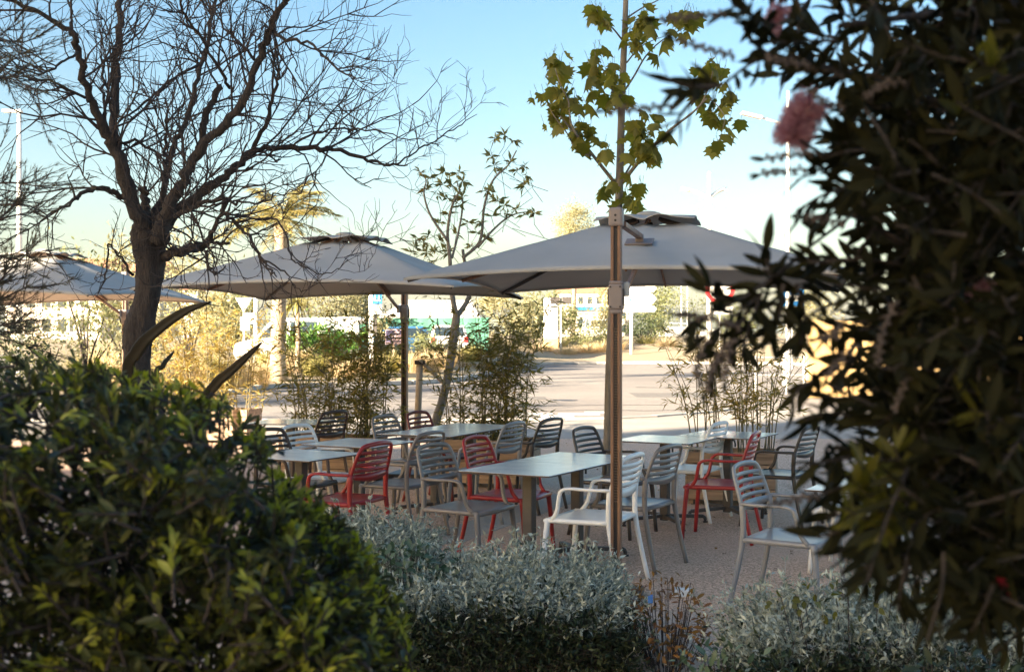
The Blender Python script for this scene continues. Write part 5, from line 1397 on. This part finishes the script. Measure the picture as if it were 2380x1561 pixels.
MB().box((0, -.06, bz), (1.1, .03, .9)).build('plate', M['signblue'], b2, bevel=.01); MB().box((0, -.08, bz - .05), (.7, .01, .3)).build('plate_field', M['wpaint'], b2)

# plywood hoarding and barrier at right
hd_ = 34; hb = on(1940, hd_, ROAD_Z); ho = empty('plywood_hoarding', hb, R(4), 'sunlit yellow plywood hoarding at right behind the bottlebrush', 'hoarding')
for j in range(5): MB().box((-.75 + .62 + j * 1.22, 0, 1.06), (1.205, .03, 2.1)).build('panel', M['yellowply'], ho)
for j in range(6): MB().box((-.75 + j * 1.22, .05, 1.0), (.07, .07, 2.0)).build('stud', M['stake'], ho)
br_ = on(1868, 36, ROAD_Z); ba = empty('metal_barrier', br_, 0, 'thin grey metal barrier left of the plywood hoarding', 'barrier')
for x in (-1.4, -.5, .0): MB().tube([(x, 0, 0), (x, 0, 1.1)], .035, 8).build('post', M['galv'], ba)
for z in (.55, 1.06): MB().tube([(-1.45, 0, z), (.05, 0, z)], .025, 8).build('rail', M['galv'], ba)
o = MB().tube([(0, 0, 0), (0, 0, 1.25), (0, 0, 1.3)], [.13, .13, .09], 12).build('white_bollard', M['wpaint'], None, smooth=True, loc=on(1828, 42, ROAD_Z)); tag(o, 'white bollard beside the road at right', 'bollard')

# ------------------------------------------------------------------ green hoarding, marquee
gd = 60; gb = on(960, gd, zl(gd)); gh = empty('green_screen_fence', gb, 0, 'green netting screen fence in front of the white marquee', 'fence')
zt_ = (P(0, 738, gd) - gb)[2]
for j in range(5):
    x0 = -2.6 + j * 1.25
    xs = np.linspace(0, 1.23, 9); zs = np.linspace(0, zt_, 6); XX_, ZZ_ = np.meshgrid(xs, zs, indexing='ij')
    o = link('net_panel', grid_mesh('net_panel', XX_ + x0, .03 * np.sin(XX_ * 9 + ZZ_ * 3 + j), ZZ_), M['greennet'], gh)
    MB().tube([(x0, .05, 0), (x0, .05, zt_ + .1)], .03, 8).build('post', M['galv'], gh)
md = 70; mb_ = on(985, md, zl(md)); mq = empty('white_marquee', mb_, 0, 'white marquee with scalloped edge behind the green screen', 'marquee')
ze = (P(0, 738, md) - mb_)[2]; zp = (P(0, 697, md) - mb_)[2]
MB().add([(-2.4, -2, ze), (3.2, -2, ze), (3.2, 3, ze), (-2.4, 3, ze), (-1.0, .5, zp), (2.6, .5, zp)], [(0, 1, 5, 4), (1, 2, 5), (2, 3, 4, 5), (3, 0, 4)]).build('roof', M['tent'], mq)
MB().add([(-2.35, -1.95, -.1), (3.15, -1.95, -.1), (3.15, 2.95, -.1), (-2.35, 2.95, -.1), (-2.35, -1.95, ze), (3.15, -1.95, ze), (3.15, 2.95, ze), (-2.35, 2.95, ze)], [(0, 1, 5, 4), (1, 2, 6, 5), (2, 3, 7, 6), (3, 0, 4, 7)]).build('wall', M['tent'], mq)
for j in range(14):
    x = -2.2 + j * .4
    MB().prism([(x - .19, ze), (x - .19, ze - .16), (x - .1, ze - .24), (x + .1, ze - .24), (x + .19, ze - .16), (x + .19, ze)], -2.04, -2.02).build('scallop', M['tent'], mq)

# ------------------------------------------------------------------ vehicles
def car(name, label, base, rz, paint, L=4.2, W=1.75, kind='car', lights='signred'):
    r = empty(name, base, rz, label, 'van' if kind == 'van' else 'car')
    if kind == 'van':
        low = [(-L / 2, .3), (L / 2 - .1, .3), (L / 2, .55), (L / 2 - .05, .95), (L / 2 - .75, 1.12), (-L / 2, 1.12)]
        cab = [(L / 2 - .78, 1.1), (L / 2 - 1.55, 1.95), (-L / 2 + .08, 2.0), (-L / 2, 1.1)]
        wins = [[(L / 2 - 1.0, 1.18), (L / 2 - 1.62, 1.82), (L / 2 - 2.1, 1.82), (L / 2 - 2.1, 1.18)], [(L / 2 - 2.25, 1.18), (L / 2 - 2.25, 1.82), (L / 2 - 3.3, 1.82), (L / 2 - 3.3, 1.18)]]
    else:
        low = [(-L / 2, .28), (L / 2 - .1, .28), (L / 2, .5), (L / 2 - .08, .72), (L / 2 - 1.0, .88), (-L / 2 + .05, .92)]
        cab = [(L / 2 - 1.0, .87), (L / 2 - 1.75, 1.42), (-L / 2 + .75, 1.46), (-L / 2 + .05, .9)]
        wins = [[(L / 2 - 1.25, .94), (L / 2 - 1.8, 1.34), (.0, 1.36), (.0, .94)], [(-.1, .94), (-.1, 1.36), (-L / 2 + .85, 1.36), (-L / 2 + .4, .94)]]
    MB().prism(low, -W / 2, W / 2).build('body', paint, r, bevel=.06)
    k = len(cab); mb = MB()
    V = [[x, -W / 2 + .03 + (.16 if z > 1.2 else 0), z] for x, z in cab] + [[x, W / 2 - .03 - (.16 if z > 1.2 else 0), z] for x, z in cab]
    mb.add(V, [tuple(range(k)), tuple(reversed(range(k, 2 * k)))] + [(i, i + k, (i + 1) % k + k, (i + 1) % k) for i in range(k)])
    cb = mb.build('cabin', paint, r, bevel=.04)
    for s in (-1, 1):
        for wv in wins:
            z0_, z9 = cab[0][1], cab[1][1]
            V = [[x, s * (W / 2 - .03 - .16 * np.clip((z - z0_) / (z9 - z0_), 0, 1) + .012), z] for x, z in wv]
            MB().add(V, [(0, 1, 2, 3) if s > 0 else (3, 2, 1, 0)]).build('side_window', M['glass'], cb)
    a, b = np.array(cab[0]), np.array(cab[1]); nrm = np.array([b[1] - a[1], -(b[0] - a[0])]); nrm = nrm / np.linalg.norm(nrm) * .015
    p0, p1 = a + (b - a) * .10 + nrm, a + (b - a) * .90 + nrm
    MB().add([(p0[0], -W / 2 + .14, p0[1]), (p0[0], W / 2 - .14, p0[1]), (p1[0], W / 2 - .25, p1[1]), (p1[0], -W / 2 + .25, p1[1])], [(0, 1, 2, 3)]).build('windscreen', M['glass'], cb)
    a, b = np.array(cab[3]), np.array(cab[2]); p0, p1 = a + (b - a) * .15, a + (b - a) * .85
    MB().add([(p0[0] - .02, -W / 2 + .18, p0[1]), (p0[0] - .02, W / 2 - .18, p0[1]), (p1[0] - .02, W / 2 - .28, p1[1]), (p1[0] - .02, -W / 2 + .28, p1[1])], [(3, 2, 1, 0)]).build('rear_window', M['glass'], cb)
    for sx in (-1, 1):
        for sy in (-1, 1):
            wh = MB().tube([(sx * L * .31, sy * (W / 2 - .2), .31), (sx * L * .31, sy * (W / 2 + .015), .31)], .31, 20).build('wheel', M['tyre'], r)
            MB().tube([(sx * L * .31, sy * (W / 2), .31), (sx * L * .31, sy * (W / 2 + .03), .31)], .19, 14).build('rim', M['galv'], wh)
    for sy in (-1, 1):
        MB().box((L / 2 - .06, sy * (W / 2 - .25), .68 if kind == 'car' else .8), (.1, .32, .14)).build('headlight', M['wpaint'], r, bevel=.02)
        MB().box((-L / 2 - .005, sy * (W / 2 - .14), .82 if kind == 'car' else 1.0), (.04, .18, .24 if kind == 'car' else .4)).build('tail_light', M[lights], r, bevel=.01)
    return r
M['bluecar'] = mat('blue car paint', (.05, .16, .32), .25, .05, 2, coat=.6)
M['whitecar'] = mat('white car paint', (.74, .73, .70), .3, .04, 2, coat=.6)
car('white_van', 'white van beside the palm trunk, nose to the left', on(700, 50, zl(50)), R(178), M['whitecar'], 5.0, 1.95, 'van')
car('blue_car', 'blue car partly behind the small notice board', on(905, 56, zl(56)), R(200), M['bluecar'])
car('white_car', 'white car with red tail lights behind the leaning tree', on(1040, 57, zl(57)), R(95), M['whitecar'])
car('white_van', 'distant white van right of the pale tree trunk', on(1385, 125, 1.0), R(-82), M['whitecar'], 5.0, 2.0, 'van')
kd = 135; kb_ = on(1385, kd, 1.0); ki = empty('harbour_kiosk', kb_, 0, 'distant pale kiosk with a bright blue roof', 'kiosk')
MB().box((0, 0, 1.5), (5, 3, 3.0)).build('wall', M['render'], ki); MB().box((0, 0, 3.2), (5.6, 3.6, .4)).build('roof', M['signblue'], ki, bevel=.05)
for x in (-1.4, 1.2): MB().box((x, -1.52, 1.6), (1.2, .04, 1.0)).build('window', M['glass'], ki)

# ------------------------------------------------------------------ boats, distant houses, left edge
for vx, h, lb in ((1583, 12.5, 'left sailing boat with a bare white mast far beyond the road'), (1597, 10.5, 'right sailing boat with a shorter mast far beyond the road')):
    b = on(vx, 190, 1.0); bo = empty('sailing_boat', b, R(20), lb, 'boat', 'moored sailing boats')
    MB().prism([(-4, .9), (-3.4, 0), (3.2, 0), (4.3, 1.1)], -1.1, 1.1).build('hull', M['wpaint'], bo, bevel=.1)
    MB().tube([(0, 0, .8), (0, 0, h)], [.10, .07], 8).build('mast', M['wpaint'], bo); MB().tube([(0, 0, 2), (-3, 0, 2.1)], .06, 8).build('boom', M['wpaint'], bo)
    MB().box((-.8, 0, 1.25), (3, 1.4, .5)).build('cabin', M['wpaint'], bo, bevel=.1)
H_ = [(170, 150, 7, 8.5, 'pale flat house with tall windows at far left'), (215, 160, 8, 7.5, 'cream house right of the tall windowed house'), (265, 170, 9, 8.0, 'cream house behind the far parasol mast'), (310, 185, 8, 10, 'wider cream house left of the bare trunk'), (90, 150, 8, 7, 'pale house at the extreme left behind the shrubs'),
      (395, 210, 9, 8, 'small pale house on the right of the bare trunk'), (1350, 260, 10, 9, 'pale house far behind the kiosk'), (1410, 280, 10, 8, 'small pale house far behind the mast')]
for i, (vx, d, w, h, lb) in enumerate(H_):
    hb_ = on(vx, d, .8); hs = empty('distant_house', hb_, R(6 * (i % 3 - 1)), lb, 'house', 'distant houses across the bay')
    MB().box((0, 4, h / 2), (w, 8, h)).build('wall', M['render'], hs)
    MB().add([(-w / 2 - .3, -.3, h), (w / 2 + .3, -.3, h), (w / 2 + .3, 8.3, h), (-w / 2 - .3, 8.3, h), (-w / 2 - .3, 4, h + 1.5), (w / 2 + .3, 4, h + 1.5)], [(0, 1, 5, 4), (2, 3, 4, 5), (1, 2, 5), (3, 0, 4)]).build('roof', M['roof'], hs)
    wn_ = MB().box((0, 0, 0), (1.0, .06, 1.5)).mesh('window')
    for r_ in range(int(h // 3)):
        for c in range(int(w // 2)): link('window', wn_, M['glass'], hs, (-w / 2 + 1.1 + c * 1.9, -.02, 1.7 + r_ * 2.9))


# trees added out of view at left to cast long shadows across the road
for i, (x, y, h, w, lb) in enumerate(((-13.2, 19.8, 5.6, 3.4, 'added tree nearer the terrace, unseen left of the view, shading the road'), (-17.0, 25.5, 6.2, 3.8, 'added tree farther along, unseen left of the view, shading the road'), (-20.0, 20.5, 6.0, 3.2, 'added tree farthest left, unseen beyond the view, shading the road'))):
    shrub('shadow_tree', lb, 'tree', (x, y, 0), h, w, M['leafscrub'], 1500, .16, 26, .17, .4, 'added shadow trees', .07, .35, 260 + i)

# repairs, painted shadow lines and a drain cover in the road
g = np.random.default_rng(501)
for vx, vy, w, l in ((1130, 925, 3.2, 1.6), (1560, 918, 2.2, 2.6), (700, 940, 2.8, 1.4)):
    p = G(vx, vy, ROAD_Z); MB().box((p[0], p[1], ROAD_Z + .003), (w, l, .004)).build('asphalt_patch', M['patch'], road, rz=0)
for vx, vy in ((1250, 945), (1500, 955), (900, 935), (1650, 900)):
    p = G(vx, vy, ROAD_Z); q = [p + np.array([k * .8 - 2.4, g.normal() * .12 + k * .1, .006]) for k in range(8)]
    MB().tube(q, .03, 4, .003, up=(0, 0, 1)).build('shadow_line', M['groove'], road)  # thin dark strips that paint faint shadow lines on the road
p = G(1310, 930, ROAD_Z); MB().lathe((p[0], p[1], ROAD_Z), [(.36, 0), (.36, .006), (.3, .007), (.05, .007)], 24).build('drain_cover', M['steel'], road)

# dry leaves blown over the gravel
g = np.random.default_rng(401); n = 420
xy = np.stack([g.uniform(-4, 5, n), g.uniform(6.5, 19, n)], 1); V, F = leaf_small(.45, .12, .2)
d = rvec(n, g) * np.array([1, 1, .15]); o = link('leaf_litter', scatter('leaf_litter', V, F, np.column_stack([xy, np.full(n, .008)]), frames(d, np.tile([0, 0, 1.], (n, 1)) + rvec(n, g) * .25), g.uniform(.025, .06, n)), M['leafrust'])
tag(o, 'dry brown leaves scattered over the gravel terrace', 'leaf litter', kind='stuff')

# ------------------------------------------------------------------ the air over the bay
hz = MB().box((0, 1330, 40), (6000, 2780, 84)).build('haze', None)
hz['kind'] = 'stuff'
hm = bpy.data.materials.new('bay haze'); hm.use_nodes = True
hn = hm.node_tree; hn.nodes.remove(hn.nodes['Principled BSDF'])
pv = hn.nodes.new('ShaderNodeVolumePrincipled'); pv.inputs['Color'].default_value = (.86, .92, 1.0, 1); pv.inputs['Density'].default_value = .00008
hn.links.new(pv.outputs[0], hn.nodes['Material Output'].inputs['Volume'])
hz.data.materials.append(hm)
